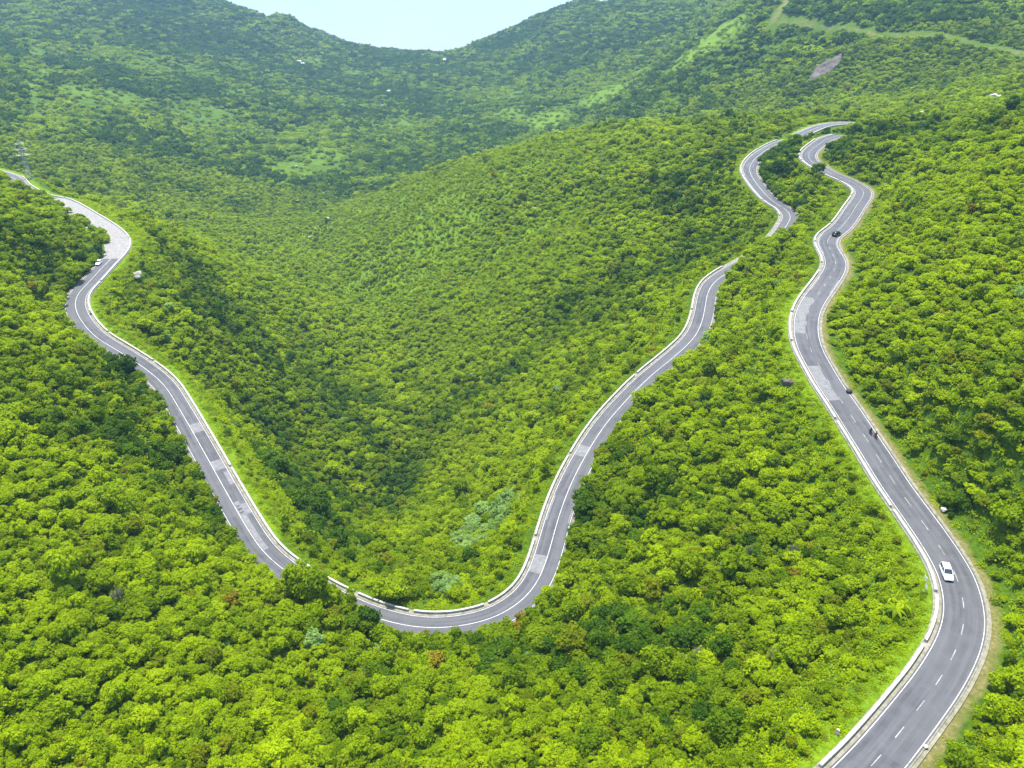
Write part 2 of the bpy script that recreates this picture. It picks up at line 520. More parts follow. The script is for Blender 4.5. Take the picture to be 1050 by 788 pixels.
def bm_box(bm, c, s, bevel=0.0, rot=None):
    r = bmesh.ops.create_cube(bm, size=1.0)
    vs = r['verts']
    mt = Matrix.Translation(c) @ (rot.to_4x4() if rot else Matrix.Identity(4)) @ Matrix.Diagonal((*s, 1))
    bmesh.ops.transform(bm, matrix=mt, verts=vs)
    if bevel:
        es = list({e for v in vs for e in v.link_edges})
        bmesh.ops.bevel(bm, geom=es, offset=bevel, segments=2, affect='EDGES', profile=0.6)

def bm_tube(bm, p, q, r0, r1=None, seg=8):
    p, q = Vector(p), Vector(q)
    d = q - p
    mt = Matrix.Translation((p + q) / 2) @ d.to_track_quat('Z', 'Y').to_matrix().to_4x4()
    bmesh.ops.create_cone(bm, cap_ends=True, segments=seg, radius1=r0, radius2=r0 if r1 is None else r1, depth=d.length, matrix=mt)

# ------------------------------------------------------------------ land
def world_mark(u, v, ru, rv):
    """a patch seen at (u, v): its place on the land and a size in metres"""
    p = hit(u, v)
    return p

MEADOW_MARKS = [(560, 122, 70, 0.7), (620, 100, 75, 0.7), (730, 42, 90, 0.8), (700, 62, 60, 0.7), (590, 135, 60, 0.6), (520, 118, 60, 0.6),
                (100, 95, 80, 0.6), (60, 75, 60, 0.6), (215, 120, 70, 0.5), (150, 70, 60, 0.5), (300, 175, 55, 0.6), (345, 195, 45, 0.7), (330, 160, 60, 0.6),
                (410, 128, 55, 0.6), (365, 75, 55, 0.5), (250, 95, 60, 0.5), (70, 150, 50, 0.6), (520, 100, 60, 0.5), (310, 215, 40, 0.7), (380, 215, 45, 0.7),
                (450, 200, 45, 0.6), (480, 180, 40, 0.5), (390, 230, 40, 0.7), (460, 230, 40, 0.6), (660, 75, 60, 0.6), (320, 60, 50, 0.5), (850, 65, 30, 0.4)]
meadows = []
for u, v, rad, w in MEADOW_MARKS:
    p = hit(u, v)
    if p is not None:
        meadows.append((p[0], p[1], rad * 0.85, w))
SOIL_MARKS = [(268, 13, 14), (322, 41, 12), (398, 96, 14)]
soils = [(p[0], p[1], r) for p, r in ((hit(u, v), r) for u, v, r in SOIL_MARKS) if p is not None]

# pylon corridor: a cut strip running straight up the far left slope
def line_hits(pts):
    q = [hit(*p) for p in pts]
    return np.array([p for p in q if p is not None])
CORR = line_hits([(30, 182), (33, 150), (36, 120), (37, 90), (37, 60), (36, 30), (35, 3)])
TRACK = line_hits([(790, 22), (815, 23), (842, 27), (870, 31), (900, 36), (930, 37), (960, 36), (990, 43), (1020, 50), (1048, 57), (1075, 64)])
TRACK2 = line_hits([(792, 22), (799, 12), (806, 2), (812, -8)])
STREAM = line_hits([(318, 250), (322, 235), (330, 226), (336, 215), (330, 200), (338, 185)])

def masks(x, y, dist, side, rid):
    mead = np.zeros(len(x))
    for mx, my, r, w in meadows:
        mead = np.maximum(mead, w * (1 - smooth(0.35 * r, r, np.hypot((x - mx), (y - my) / 1.6))))
    mead = np.maximum(mead, 0.5 * (1 - smooth(7, 20, dist_poly(x, y, CORR))))
    # mown grass below the parapets
    strip = (1 - smooth(6.5, 12, dist)) * (side > 0) * 0.85 * np.where((rid == 1) & (y > 240), 0.3, 1.0)
    mead = np.maximum(mead, strip * np.where((rid == 0) & (x > -60), 0.45, 1.0))
    dry = (1 - smooth(4.6, 8.4, dist)) * (side < 0) * np.where(rid == 1, 0.85, 0.35)
    dry = np.maximum(dry, 0.52 * (1 - smooth(3, 11, dist_poly(x, y, TRACK))))
    dry = np.maximum(dry, 0.75 * (1 - smooth(3, 9, dist_poly(x, y, TRACK2))))
    dry = np.maximum(dry, 0.5 * (1 - smooth(2, 6, dist_poly(x, y, STREAM))))
    soil = np.zeros(len(x))
    for sx, sy, r in soils:
        soil = np.maximum(soil, 0.8 * (1 - smooth(0.4 * r, r, np.hypot(x - sx, y - sy))))
    return mead, dry, soil

SCAR = hit(846, 71)
SCRUB = [(q[0], q[1], r) for q, r in ((hit(u, v), r) for u, v, r in [(480, 190, 110), (430, 250, 100), (330, 225, 130), (490, 320, 45), (540, 255, 55), (400, 210, 90)]) if q is not None]
def scrub(x, y):
    z = np.zeros(len(x))
    for qx, qy, r in SCRUB:
        z = np.maximum(z, np.exp(-((x - qx) ** 2 + (y - qy) ** 2) / r ** 2))
    return smooth(0.25, 0.8, z + 0.35 * fbm(x / 30, y / 30, 97, 3))
NA, NR = 460, 820
az = np.linspace(R(-64), R(64), NA)
rad = np.r_[np.geomspace(70, 4300, NR)]
AZ, RD = np.meshgrid(az, rad, indexing='ij')
_sk = np.array([at_y(u, v + 2.0, 2150) for u, v in [(120, -25), (180, -12), (225, 0), (245, 8), (262, 13), (269, 20), (276, 20), (288, 16), (300, 18), (312, 29), (325, 40), (336, 42), (390, 50), (430, 53), (470, 53), (490, 43), (520, 30), (560, 13), (588, 3), (600, 0), (615, 3), (632, 0), (680, -14), (740, -22)]])
_e = np.r_[0.0, (_sk[:, 2] - height(_sk[:, 0], _sk[:, 1])), 0.0]
SKY = (np.r_[_sk[0, 0] - 400, _sk[:, 0], _sk[-1, 0] + 400], _e)
GULLY = line_hits([(400, 520), (424, 460), (432, 410), (425, 365), (398, 330), (368, 296), (340, 262), (322, 240)])
GX = (RD * np.sin(AZ)).ravel(); GY = (RD * np.cos(AZ) - 60.0).ravel()
GZ, GD, GS, GI = height(GX, GY, True)
GZ = np.maximum(GZ, -12.0)
idx = np.arange(NA * NR).reshape(NA, NR)
F = np.stack([idx[:-1, :-1], idx[1:, :-1], idx[1:, 1:], idx[:-1, 1:]], -1).reshape(-1, 4)
me = bpy.data.meshes.new('terrain')
V = np.stack([GX, GY, GZ], 1)
me.vertices.add(len(V)); me.vertices.foreach_set('co', V.ravel())
me.loops.add(F.size); me.loops.foreach_set('vertex_index', F[:, ::-1].ravel().astype(np.int32))
me.polygons.add(len(F)); me.polygons.foreach_set('loop_start', np.arange(0, F.size, 4, dtype=np.int32))
me.polygons.foreach_set('loop_total', np.full(len(F), 4, np.int32))
me.update(calc_edges=True)
_mk = list(masks(GX, GY, GD, GS, GI))
_mk[0] = np.maximum(_mk[0], 0.75 * scrub(GX, GY) * (GD > 18))
for nm, a in zip(('meadow', 'dry', 'soil'), _mk):
    at = me.attributes.new(nm, 'FLOAT', 'POINT')
    at.data.foreach_set('value', a.astype(np.float32))
me.polygons.foreach_set('use_smooth', np.ones(len(F), bool))
me.materials.append(M['ground'])
obj('hills', me, kind='structure')

def water_material():
    m, nt, b = mat('sea_water')
    f = noise(nt, 0.002, 4, 0.6, worldpos(nt))
    nt.links.new(ramp(nt, f, [(0.3, (0.195, 0.172, 0.162)), (0.7, (0.228, 0.203, 0.19))]), b.inputs['Base Color'])
    b.inputs['Roughness'].default_value = 0.35
    return m
M['sea'] = water_material()
S = 24000
obj('sea', mesh_np('sea', [(-S, 1500, 0), (S, 1500, 0), (S, 40000, 0), (-S, 40000, 0)], [(0, 1, 2, 3)], M['sea']), kind='structure')

# ------------------------------------------------------------------ road construction
def ribbon(p, offs, dz, i0=0, i1=None):
    """verts of a strip that follows line p at cross offsets offs (left +) and heights dz"""
    i1 = len(p) if i1 is None else i1
    t, n = frame_of(p)
    seg = p[i0:i1]; nn = n[i0:i1]
    k = len(offs)
    V = np.empty((len(seg), k, 3))
    for j, (o, h) in enumerate(zip(offs, dz)):
        V[:, j, :2] = seg[:, :2] + nn * o
        V[:, j, 2] = seg[:, 2] + h
    F = []
    for a in range(len(seg) - 1):
        for j in range(k - 1):
            F.append((a * k + j, a * k + j + 1, (a + 1) * k + j + 1, (a + 1) * k + j))
    return V.reshape(-1, 3), F

ARC = {}
for key, p in ROADS.items():
    ARC[key] = np.r_[0, np.cumsum(np.linalg.norm(np.diff(p[:, :2], axis=0), axis=1))]

HALF = 3.55
for key, p in ROADS.items():
    offs = [5.0, 4.98, HALF, HALF - 0.001, 0, -HALF + 0.001, -HALF, -4.55, -4.57]
    dz = [-1.6, 0.0, 0.0, 0.0, 0.05, 0.0, 0.0, 0.02, -1.2]
    # carriageway
    V, F = ribbon(p, [HALF, 1.8, 0, -1.8, -HALF], [0.0, 0.03, 0.05, 0.03, 0.0])
    uv = np.stack([np.tile([-0.999, -0.5, 0.0, 0.5, 0.999], len(p)), np.repeat(ARC[key], 5)], 1)
    o = obj('road', mesh_np('road', V, F, M['asphalt'], uv), kind='structure')
    # concrete edge strips with a skirt down into the bank
    V, F = ribbon(p, [5.1, 5.0, HALF + 0.005], [-2.2, 0.015, 0.0])
    V2, F2 = ribbon(p, [-HALF - 0.005, -4.35, -4.45], [0.0, 0.0, -2.0])
    F2 = [tuple(i + len(V) for i in f) for f in F2]
    obj('road_shoulder', mesh_np('road_shoulder', np.r_[V, V2], F + F2, M['verge']), kind='structure')
    # painted lines
    VV, FF = [], []
    def add(off, w, i0, i1):
        V, F = ribbon(p, [off + w / 2, off - w / 2], [0.066 - 0.0139 * abs(off), 0.066 - 0.0139 * abs(off)], i0, i1)
        b = sum(len(v) for v in VV)
        VV.append(V); FF.extend([tuple(i + b for i in f) for f in F])
    for off in (3.25, -3.25):
        add(off, 0.12, 0, len(p))
    edge_V, edge_F = VV, FF
    VV, FF = [], []
    if key == 'upper':
        i = 4
        while i < len(p) - 5:
            solid = ARC[key][i] > 235
            if solid:
                add(0.0, 0.15, i, len(p)); break
            add(0.0, 0.13, i, i + 3)
            i += 5
    else:
        add(0.0, 0.14, 0, len(p))
    obj('road_marking', mesh_np('road_marking', np.concatenate(edge_V), edge_F, M['line']), kind='structure')
    obj('road_marking', mesh_np('road_marking', np.concatenate(VV), FF, M['worn_line' if key == 'upper' else 'line']), kind='structure')

def nearest_index(key, u, v):
    pu, pv, _ = project(ROADS[key])
    return int(np.argmin((pu - u) ** 2 + (pv - v) ** 2))

# relaid concrete bands in the lanes: (road, u, v, from, to across, length)
for key, u, v, o0, o1, L in [('lower', 197, 438, 3.1, 0.1, 3), ('lower', 218, 478, 3.1, 0.1, 3), ('lower', 243, 521, 3.1, 0.1, 3),
                             ('lower', 228, 492, 3.2, 1.9, 4), ('lower', 558, 580, 3.1, 0.1, 4), ('lower', 602, 464, 3.1, 0.1, 3), ('lower', 575, 524, 3.1, -3.0, 6),
                             ('lower', 250, 540, 1.6, 0.3, 14), ('lower', 772, 178, 3.2, -3.2, 2), ('lower', 770, 170, 1.5, -1.5, 6),
                             ('upper', 850, 393, 3.1, 0.2, 10), ('upper', 829, 322, 3.1, 0.2, 16), ('upper', 846, 292, 3.1, -3.1, 8), ('upper', 850, 250, 3.1, -3.1, 14)]:
    i = nearest_index(key, u, v)
    V, F = ribbon(ROADS[key], [o0, o1], [0.058 - 0.0139 * abs(o0), 0.058 - 0.0139 * abs(o1)], max(0, i - L // 2), i + (L + 1) // 2 + 1)
    obj('concrete_patch', mesh_np('concrete_patch', V, F, M['slab']), kind='structure')

# the bleached concrete lay-by on the left spur
i0, i1 = nearest_index('lower', 55, 205), nearest_index('lower', 113, 268)
pl = ROADS['lower']
cnt = i1 - i0
w = np.sin(np.linspace(0, math.pi, cnt)) ** 0.7
t, nrm = frame_of(pl)
Vy = np.empty((cnt, 3, 3))
for j, base in enumerate((4.6, 0.0, None)):
    off = np.full(cnt, base) if base is not None else -(3.0 + 5.0 * w)
    Vy[:, j, :2] = pl[i0:i1, :2] + nrm[i0:i1] * off[:, None]
    Vy[:, j, 2] = pl[i0:i1, 2] + 0.085
Fy = [(a * 3 + j, a * 3 + j + 1, a * 3 + 4 + j, a * 3 + 3 + j) for a in range(cnt - 1) for j in range(2)]
obj('lay_by', mesh_np('lay_by', Vy.reshape(-1, 3), Fy, M['yard']), kind='structure')

# parapets: low walls along the valley side, in runs with a gap between them
def parapet(key, a, b, label, off=4.45, h=0.62, th=0.5):
    p = ROADS[key]
    V, F = ribbon(p, [off + th / 2, off + th / 2 - 0.04, off - th / 2 + 0.04, off - th / 2], [0, 0, 0, 0], a, b)
    n = (b - a)
    V = V.reshape(n, 4, 3)
    W = np.empty((n, 6, 3))
    W[:, 0] = V[:, 0] + (0, 0, -0.6); W[:, 1] = V[:, 0] + (0, 0, h - 0.04); W[:, 2] = V[:, 1] + (0, 0, h)
    W[:, 3] = V[:, 2] + (0, 0, h); W[:, 4] = V[:, 3] + (0, 0, h - 0.04); W[:, 5] = V[:, 3] + (0, 0, -0.6)
    jit = (vnoise(np.arange(n) * 0.9, np.full(n, a * 0.37), 5) * 0.035)
    W[:, 1:5, 2] += jit[:, None]
    F = [(i * 6 + j, i * 6 + j + 1, (i + 1) * 6 + j + 1, (i + 1) * 6 + j) for i in range(n - 1) for j in range(5)]
    F += [(0, 1, 2, 3, 4, 5)[::-1], tuple((n - 1) * 6 + j for j in range(6))]
    obj('parapet_wall', mesh_np('parapet_wall', W.reshape(-1, 3), F, M['parapet']), None, None, label, 'parapet', 'low white parapets along the valley edge of the roads')

def parapet_runs(key, marks, labels, off=4.45):
    ids = [nearest_index(key, *m) for m in marks]
    for a, b, lab in zip(ids[:-1], ids[1:], labels):
        parapet(key, a, b, lab, off)

parapet_runs('lower', [(14, 183), (60, 206), (122, 247), (90, 290), (99, 346), (146, 376), (222, 487), (308, 597), (352, 622), (420, 643), (511, 632), (566, 554), (600, 468), (665, 388), (722, 320), (752, 276)],
    ['white parapet behind the left hill where the pale road disappears', 'white parapet curving round the outside of the bleached concrete lay-by',
     'white parapet between the lay-by and the tight left bend', 'white parapet on the inside of the tight left bend', 'white parapet above the dark tree on the left road',
     'long straight white parapet beside the pale concrete bands of the left road', 'white parapet running down to where trees first hide the left road',
     'short white parapet hidden among trees left of the valley hairpin', 'white parapet just right of the tree gap at the valley hairpin', 'curved white parapet along the bottom of the valley hairpin',
     'white parapet on the right-hand curve of the valley hairpin', 'white parapet on the straight rising right from the hairpin', 'thin white parapet with only a strip of road visible beside it',
     'white parapet rising to the S bend below the crest', 'white parapet round the top of the S bend where the road vanishes'])
parapet_runs('lower', [(812, 222), (791, 205), (770, 180), (786, 154), (806, 145)],
    ['short white parapet beside the hidden dip below the white hut', 'white parapet on the dark straight above the round dark tree', 'white parapet round the outside of the high left bend', 'thin white parapet at the far end of the high left road'])
parapet_runs('upper', [(868, 812), (978, 672), (986.5, 612), (934, 521), (873, 428), (829, 352), (828, 322), (855, 280)],
    ['thick white parapet along the nearest stretch of the right road', 'white parapet on the inside of the white car bend', 'white parapet just uphill of the white car', 'white parapet on the long straight opposite the motorbike',
     'white parapet beside the pale relaid lane of the right road', 'white parapet on the outside of the middle right bend', 'white parapet rising to the narrow neck of the right road'])
parapet_runs('upper', [(857, 271), (848, 250), (864, 231), (884, 203), (868, 185), (831, 165), (845, 144)],
    ['white parapet on the bend facing the black car', 'white parapet over the crest beside the black car', 'white parapet on the far curve above the black car', 'white parapet on the sharp elbow below the dark trees',
     'white parapet between the sharp elbow and the last bend', 'white parapet round the last visible bend of the right road'])
parapet_runs('ridge', [(820, 138), (882, 127), (922, 131)], ['long pale parapet along the ridge top road', 'short pale parapet at the right end of the ridge top road'], -4.2)

# kerbs on the uphill side
for key, p in ROADS.items():
    V, F = ribbon(p, [-3.82, -3.80, -3.62, -3.60], [-0.3, 0.13, 0.13, -0.3])
    obj('kerb', mesh_np('kerb', V, F, M['verge']), kind='structure')

# ------------------------------------------------------------------ foliage prototypes
def fib(n, r):
    k = np.arange(n) + 0.5
    ph = np.arccos(1 - 2 * k / n); th = math.pi * (1 + 5 ** 0.5) * k + r.uniform(0, 6.28)
    return np.stack([np.cos(th) * np.sin(ph), np.sin(th) * np.sin(ph), np.cos(ph)], 1)

def leaf_cloud(centres, normals, sizes, r, tilt=0.46, bend=0.2):
    """one bent leaf spray (two triangles folded on the rib) per centre"""
    n = len(centres)
    nr = normals + r.normal(0, tilt, (n, 3))
    nr /= np.linalg.norm(nr, axis=1, keepdims=True) + 1e-9
    a = np.cross(nr, r.normal(0, 1, (n, 3)))
    a /= np.linalg.norm(a, axis=1, keepdims=True) + 1e-9
    b = np.cross(nr, a)
    s = sizes[:, None]
    wv = s * r.uniform(0.55, 0.95, (n, 1))
    v = np.stack([centres - a * s, centres + b * wv - nr * s * bend, centres + a * s * 1.05, centres - b * wv - nr * s * bend], 1)
    f = np.arange(4 * n).reshape(n, 4)
    f = np.concatenate([f[:, [0, 1, 2]], f[:, [0, 2, 3]]])
    return v.reshape(-1, 3), f

def crown_geo(seed, rad_=1.0, hgt=1.15, lobes=26, per=64, leaf=0.12, flat=0.72, base=0.55):
    """unit crown: lobes over an uneven dome, each lobe a ball of leaf sprays"""
    r = np.random.default_rng(seed)
    d = fib(int(lobes * 1.5), r)
    d = d[d[:, 2] > -0.35][:lobes + 6]
    rr = 0.66 + r.uniform(-0.24, 0.26, len(d))
    big = 1 + 0.22 * np.sin(np.arctan2(d[:, 1], d[:, 0]) * r.integers(2, 4) + r.uniform(0, 6))
    c = d * rr[:, None] * np.array([1, 1, flat]) * big[:, None]
    c[:, 2] += base + hgt * 0.35
    C, Nn, Sz = [], [], []
    for ci, di in zip(c, d):
        lr = r.uniform(0.15, 0.36)
        q = fib(per, r)
        keep = (q @ di > -0.45) & (q[:, 2] > -0.6)
        q = q[keep]
        jj = r.uniform(0.55, 1.3, (len(q), 1))
        C.append(ci + q * lr * jj * np.array([1.15, 1.15, 0.72])); Nn.append(q * 0.75 + np.array([0, 0, 0.5])); Sz.append(r.uniform(0.7, 1.25, len(q)) * leaf)
    C, Nn, Sz = np.concatenate(C) * rad_, np.concatenate(Nn), np.concatenate(Sz) * rad_
    return leaf_cloud(C, Nn, Sz, r)

def fast_mesh(name, V, F, m):
    me = bpy.data.meshes.new(name)
    me.vertices.add(len(V)); me.vertices.foreach_set('co', np.asarray(V, np.float32).ravel())
    k = F.shape[1]
    me.loops.add(F.size); me.loops.foreach_set('vertex_index', F.ravel().astype(np.int32))
    me.polygons.add(len(F)); me.polygons.foreach_set('loop_start', np.arange(0, F.size, k, dtype=np.int32))
    me.polygons.foreach_set('loop_total', np.full(len(F), k, np.int32))
    me.update(calc_edges=True)
    me.materials.append(m)
    return me

def trunk_geo(seed):
    r = random.Random(seed)
    bm = bmesh.new()
    top = Vector((r.uniform(-.08, .08), r.uniform(-.08, .08), 0.62))
    bm_tube(bm, (0, 0, -0.25), top, 0.075, 0.05, 7)
    for k in range(5):
        a = k * 1.257 + r.uniform(-.4, .4)
        e = top + Vector((math.cos(a) * 0.45, math.sin(a) * 0.45, r.uniform(0.2, 0.45)))
        bm_tube(bm, top - Vector((0, 0, 0.12 * k / 4)), e, 0.034, 0.012, 5)
    return bm_mesh('trunk', bm, M['bark'])

SHAPES = []       # (geometry, height factor word)
for s in range(7):
    word, kw = [('round', dict(flat=0.75, hgt=1.1)), ('spreading', dict(flat=0.5, hgt=0.8, lobes=28)), ('domed', dict(flat=0.95, hgt=1.3, lobes=30)),
                ('lumpy', dict(flat=0.7, lobes=18, per=80, leaf=0.125)), ('ragged', dict(flat=0.85, lobes=20, per=56, leaf=0.14)), ('bushy', dict(flat=0.8, lobes=34, per=54, base=0.4)),
                ('upright', dict(flat=1.2, hgt=1.6, lobes=28, base=0.5))][s]
    SHAPES.append((word, crown_geo(100 + s, **kw)))
TRUNKS = [trunk_geo(k) for k in range(3)]
CROWNS = {}
for tint in TINTS:
    for s, (word, (V, F)) in enumerate(SHAPES):
        CROWNS[tint, s] = fast_mesh('crown', V, F, TINTS[tint])

def tree_mesh_for_forest(tint, s):
    """crown and trunk joined, for the mass of forest"""
    V, F = SHAPES[s][1]
    me = fast_mesh('forest_tree', V, F, TINTS[tint])
    return me

# ------------------------------------------------------------------ where plants grow
def jitter_grid(x0, x1, y0, y1, s):
    nx, ny = int((x1 - x0) / s), int((y1 - y0) / s)
    gx, gy = np.meshgrid(np.arange(nx), np.arange(ny))
    gx = x0 + (gx.ravel() + 0.5 * (gy.ravel() % 2) + rng.uniform(-0.42, 0.42, nx * ny)) * s
    gy = y0 + (gy.ravel() + rng.uniform(-0.42, 0.42, nx * ny)) * s
    return gx, gy

def in_view(x, y, z, mu=90, mv=70):
    u, v, d = project(np.stack([x, y, z], 1))
    return (d > 10) & (u > -mu) & (u < 1050 + mu) & (v > -mv) & (v < 788 + mv * 1.6)

def layby_clear(x, y):
    c = np.array([at_z(104, 256, -117), at_z(90, 236, -118), at_z(78, 222, -119)])
    return np.min([np.hypot(x - q[0], y - q[1]) for q in c], 0)

gx, gy = jitter_grid(-560, 600, 25, 1000, 1.85)
rr0 = np.hypot(gx, gy)
keep = (np.abs(gx) < 40 + gy * 0.82) & (rr0 < 960) & (rng.random(len(gx)) < np.where(rr0 > 420, 0.78, 1.0))
gx, gy = gx[keep], gy[keep]
gz, gd, gs, gi = height(gx, gy, True)
keep = in_view(gx, gy, gz)
gx, gy, gz, gd, gs, gi = (a[keep] for a in (gx, gy, gz, gd, gs, gi))
mead, dry, soil = masks(gx, gy, gd, gs, gi)
rr0 = np.hypot(gx, gy)
size = 0.66 + 1.35 * rng.random(len(gx)) ** 2.0 * (1 + 0.25 * fbm(gx / 25, gy / 25, 21, 2)) * (1 + 0.18 * smooth(250, 600, rr0))
size *= 1 - 0.30 * scrub(gx, gy)
size *= np.where(rng.random(len(gx)) < 0.045, 1.6, 1.0)
clear = np.where(gs > 0, 7.0, np.where(gi == 1, 6.4, np.where(gi == 2, 24.0, 4.2))) + size * np.where(gs > 0, 0.55, 0.22)
prob = np.ones(len(gx))
prob *= np.where((gs > 0) & (gd < 15), np.where((gi == 1) & (gy < 260), 0.45, np.where(gx < -60, 0.15, 0.8)), 1.0)
prob *= np.where((gs < 0) & (gi == 1) & (gd < 10.5), 0.4, 1.0)
prob *= np.where((rr0 > 350), 1 - 0.4 * mead * (gd > 20), 1.0)
prob *= 1 - 0.18 * (fbm(gx / 14, gy / 14, 31, 2) > 0.35)
small_side = np.where((gs > 0) & (gd < 18), 0.72, 1.0)
trk = np.minimum(dist_poly(gx, gy, TRACK), dist_poly(gx, gy, TRACK2))
keep = (np.hypot(gx - SCAR[0] - 0.5 * (gy - SCAR[1]), gy - SCAR[1]) > 15) & (trk > 6.5) & (gd > clear) & (rng.random(len(gx)) < prob) & (layby_clear(gx, gy) > 7.5)
gx, gy, gz, gd, gs, gi, size, rr0, mead = (a[keep] for a in (gx, gy, gz, gd, gs, gi, size, rr0, mead))
size *= small_side[keep]
size = np.where((gs < 0) & (gd < 8.5) & (gi == 0), np.maximum(size, 1.35) * 1.12, size)
# stands of one kind: low-frequency noise picks the tint
st = fbm(gx / 70, gy / 70, 41, 3) + 0.65 * fbm(gx / 17, gy / 17, 43, 2) + rng.normal(0, 0.22, len(gx)) + 0.10
for u, v, r, b in [(480, 190, 140, 0.65), (430, 260, 130, 0.60), (540, 260, 80, 0.35), (330, 230, 150, 0.45), (480, 330, 60, 0.3), (380, 330, 70, 0.10), (250, 320, 70, 0.22), (210, 240, 80, 0.0), (300, 400, 50, 0.12), (280, 360, 45, 0.05), (440, 440, 55, -0.06),
                   (700, 190, 60, -0.15), (760, 170, 60, -0.2), (620, 190, 60, -0.18), (560, 170, 45, -0.15), (900, 150, 90, -0.1), (930, 330, 50, 0.1), (980, 430, 40, 0.1), (700, 430, 50, 0.15), (100, 300, 50, 0.1), (80, 250, 40, -0.1), (860, 550, 30, 0.1), (700, 560, 25, 0.05), (40, 450, 40, 0.12), (100, 500, 40, -0.12), (850, 200, 35, -0.2)]:
    q = hit(u, v)
    if q is not None:
        st += b * np.exp(-((gx - q[0]) ** 2 + (gy - q[1]) ** 2) / r ** 2)
st += 0.25 * scrub(gx, gy)
st -= 0.22 * np.exp(-(dist_poly(gx, gy, GULLY) / 14.0) ** 2)
tint = np.where(st > 0.10, 'lime', np.where(st > -0.42, 'green', 'deep')).astype(object)
rnd = rng.random(len(gx))
tint[rnd < 0.045] = 'olive'
tint[(rnd > 0.045) & (rnd < 0.0475)] = 'rust'
tint[(rnd > 0.050) & (rnd < 0.052)] = 'pale'
pm = hit(500, 545)
pale = np.hypot(gx - pm[0], (gy - pm[1]) * 0.6) < 11
tint[pale & (rng.random(len(gx)) < 0.75)] = 'pale'
pm2 = hit(455, 605)
pale2 = np.hypot(gx - pm2[0], gy - pm2[1]) < 5
tint[pale2] = 'pale'
shape = rng.integers(0, 7, len(gx))
rot = rng.uniform(0, 6.283, len(gx))
hs = rng.uniform(0.75, 1.45, len(gx))
hs = np.where((gs < 0) & (gd < 8.5) & (gi == 0), np.maximum(hs, 1.15), hs)

# ------------------------------------------------------------------ the largest 300 trees stand as things of their own
uu, vv, dd = project(np.stack([gx, gy, gz + size * 0.9], 1))
score = size / dd
ok = (uu > 12) & (uu < 1038) & (vv > 25) & (vv < 776)
order = np.argsort(-np.where(ok, score, 0))
chosen, taken = [], np.zeros(len(gx), bool)
for i in order[:4000]:
    chosen.append(i); taken[i] = True
    if len(chosen) == 290:
        break
WORDS = {'lime': 'bright yellow-green', 'green': 'mid-green', 'deep': 'deep green', 'olive': 'olive-brown', 'pale': 'pale silvery green', 'rust': 'rusty brown', 'grey': 'grey bare'}
def add_tree(x, y, z, s, h, rz, tnt, shp, label, cat='tree', group=None, name='broadleaf_tree'):
    t = empty(name, (x, y, z - 0.15), label, cat, group, rz)
    t.scale = (s, s, s * h)
    obj('trunk', TRUNKS[int(shp) % 3], t)
    obj('crown', CROWNS[tnt, int(shp)], t)
    return t
seen_labels = set()
for i in chosen:
    pu, pv = uu[i] / 10.5, (788 - vv[i]) / 7.88
    lab = f"{WORDS[tint[i]]} {SHAPES[shape[i]][0]} tree about {pu:.0f} percent across and {pv:.0f} percent up the photo"
    if lab in seen_labels:
        lab = f"{WORDS[tint[i]]} {SHAPES[shape[i]][0]} tree about {pu:.1f} percent across and {pv:.1f} percent up the photo"
    seen_labels.add(lab)
    add_tree(gx[i], gy[i], gz[i], size[i], hs[i], rot[i], tint[i], shape[i], lab, 'tree', 'broadleaf trees of the near slopes')

# ------------------------------------------------------------------ the rest of the forest: one object
protos = bpy.data.collections.new('forest_prototypes')
PIDX = {}
for tnt in ('lime', 'green', 'deep', 'olive', 'pale', 'rust'):
    for s in range(7):
        k = len(PIDX)
        PIDX[tnt, s] = k
        o = bpy.data.objects.new(f'forest_tree_{k:03d}', tree_mesh_for_forest(tnt, s))
        protos.objects.link(o)
CLUMPS = []
for c in range(10):
    r = np.random.default_rng(900 + c)
    Vs, Fs, n = [], [], 0
    tnt = ['lime', 'green', 'deep', 'green', 'deep', 'lime', 'green', 'deep', 'green', 'deep'][c]
    for k in range(13):
        V, F = crown_geo(int(r.integers(1e6)), lobes=12, per=12, leaf=0.30, flat=r.uniform(0.6, 1.0))
        s = r.uniform(1.6, 3.4)
        a = r.uniform(0, 6.28); q = 7.2 * math.sqrt(r.random())
        V = V * np.array([s, s, s * r.uniform(0.9, 1.3)]) + np.array([q * math.cos(a), q * math.sin(a), r.uniform(-0.8, 0.2)])
        Vs.append(V); Fs.append(F + n); n += len(V)
    o = bpy.data.objects.new(f'forest_tree_{len(PIDX):03d}', fast_mesh('forest_clump', np.concatenate(Vs), np.concatenate(Fs), TINTS[tnt]))
    PIDX['clump', c] = len(PIDX)
    protos.objects.link(o)
    CLUMPS.append((tnt, c))

rest = ~taken
fx, fy, fz = gx[rest], gy[rest], gz[rest] - 0.15
fs = np.stack([size[rest], size[rest], size[rest] * hs[rest]], 1)
fi = np.array([PIDX[a, b] for a, b in zip(tint[rest], shape[rest])])
fr = rot[rest]

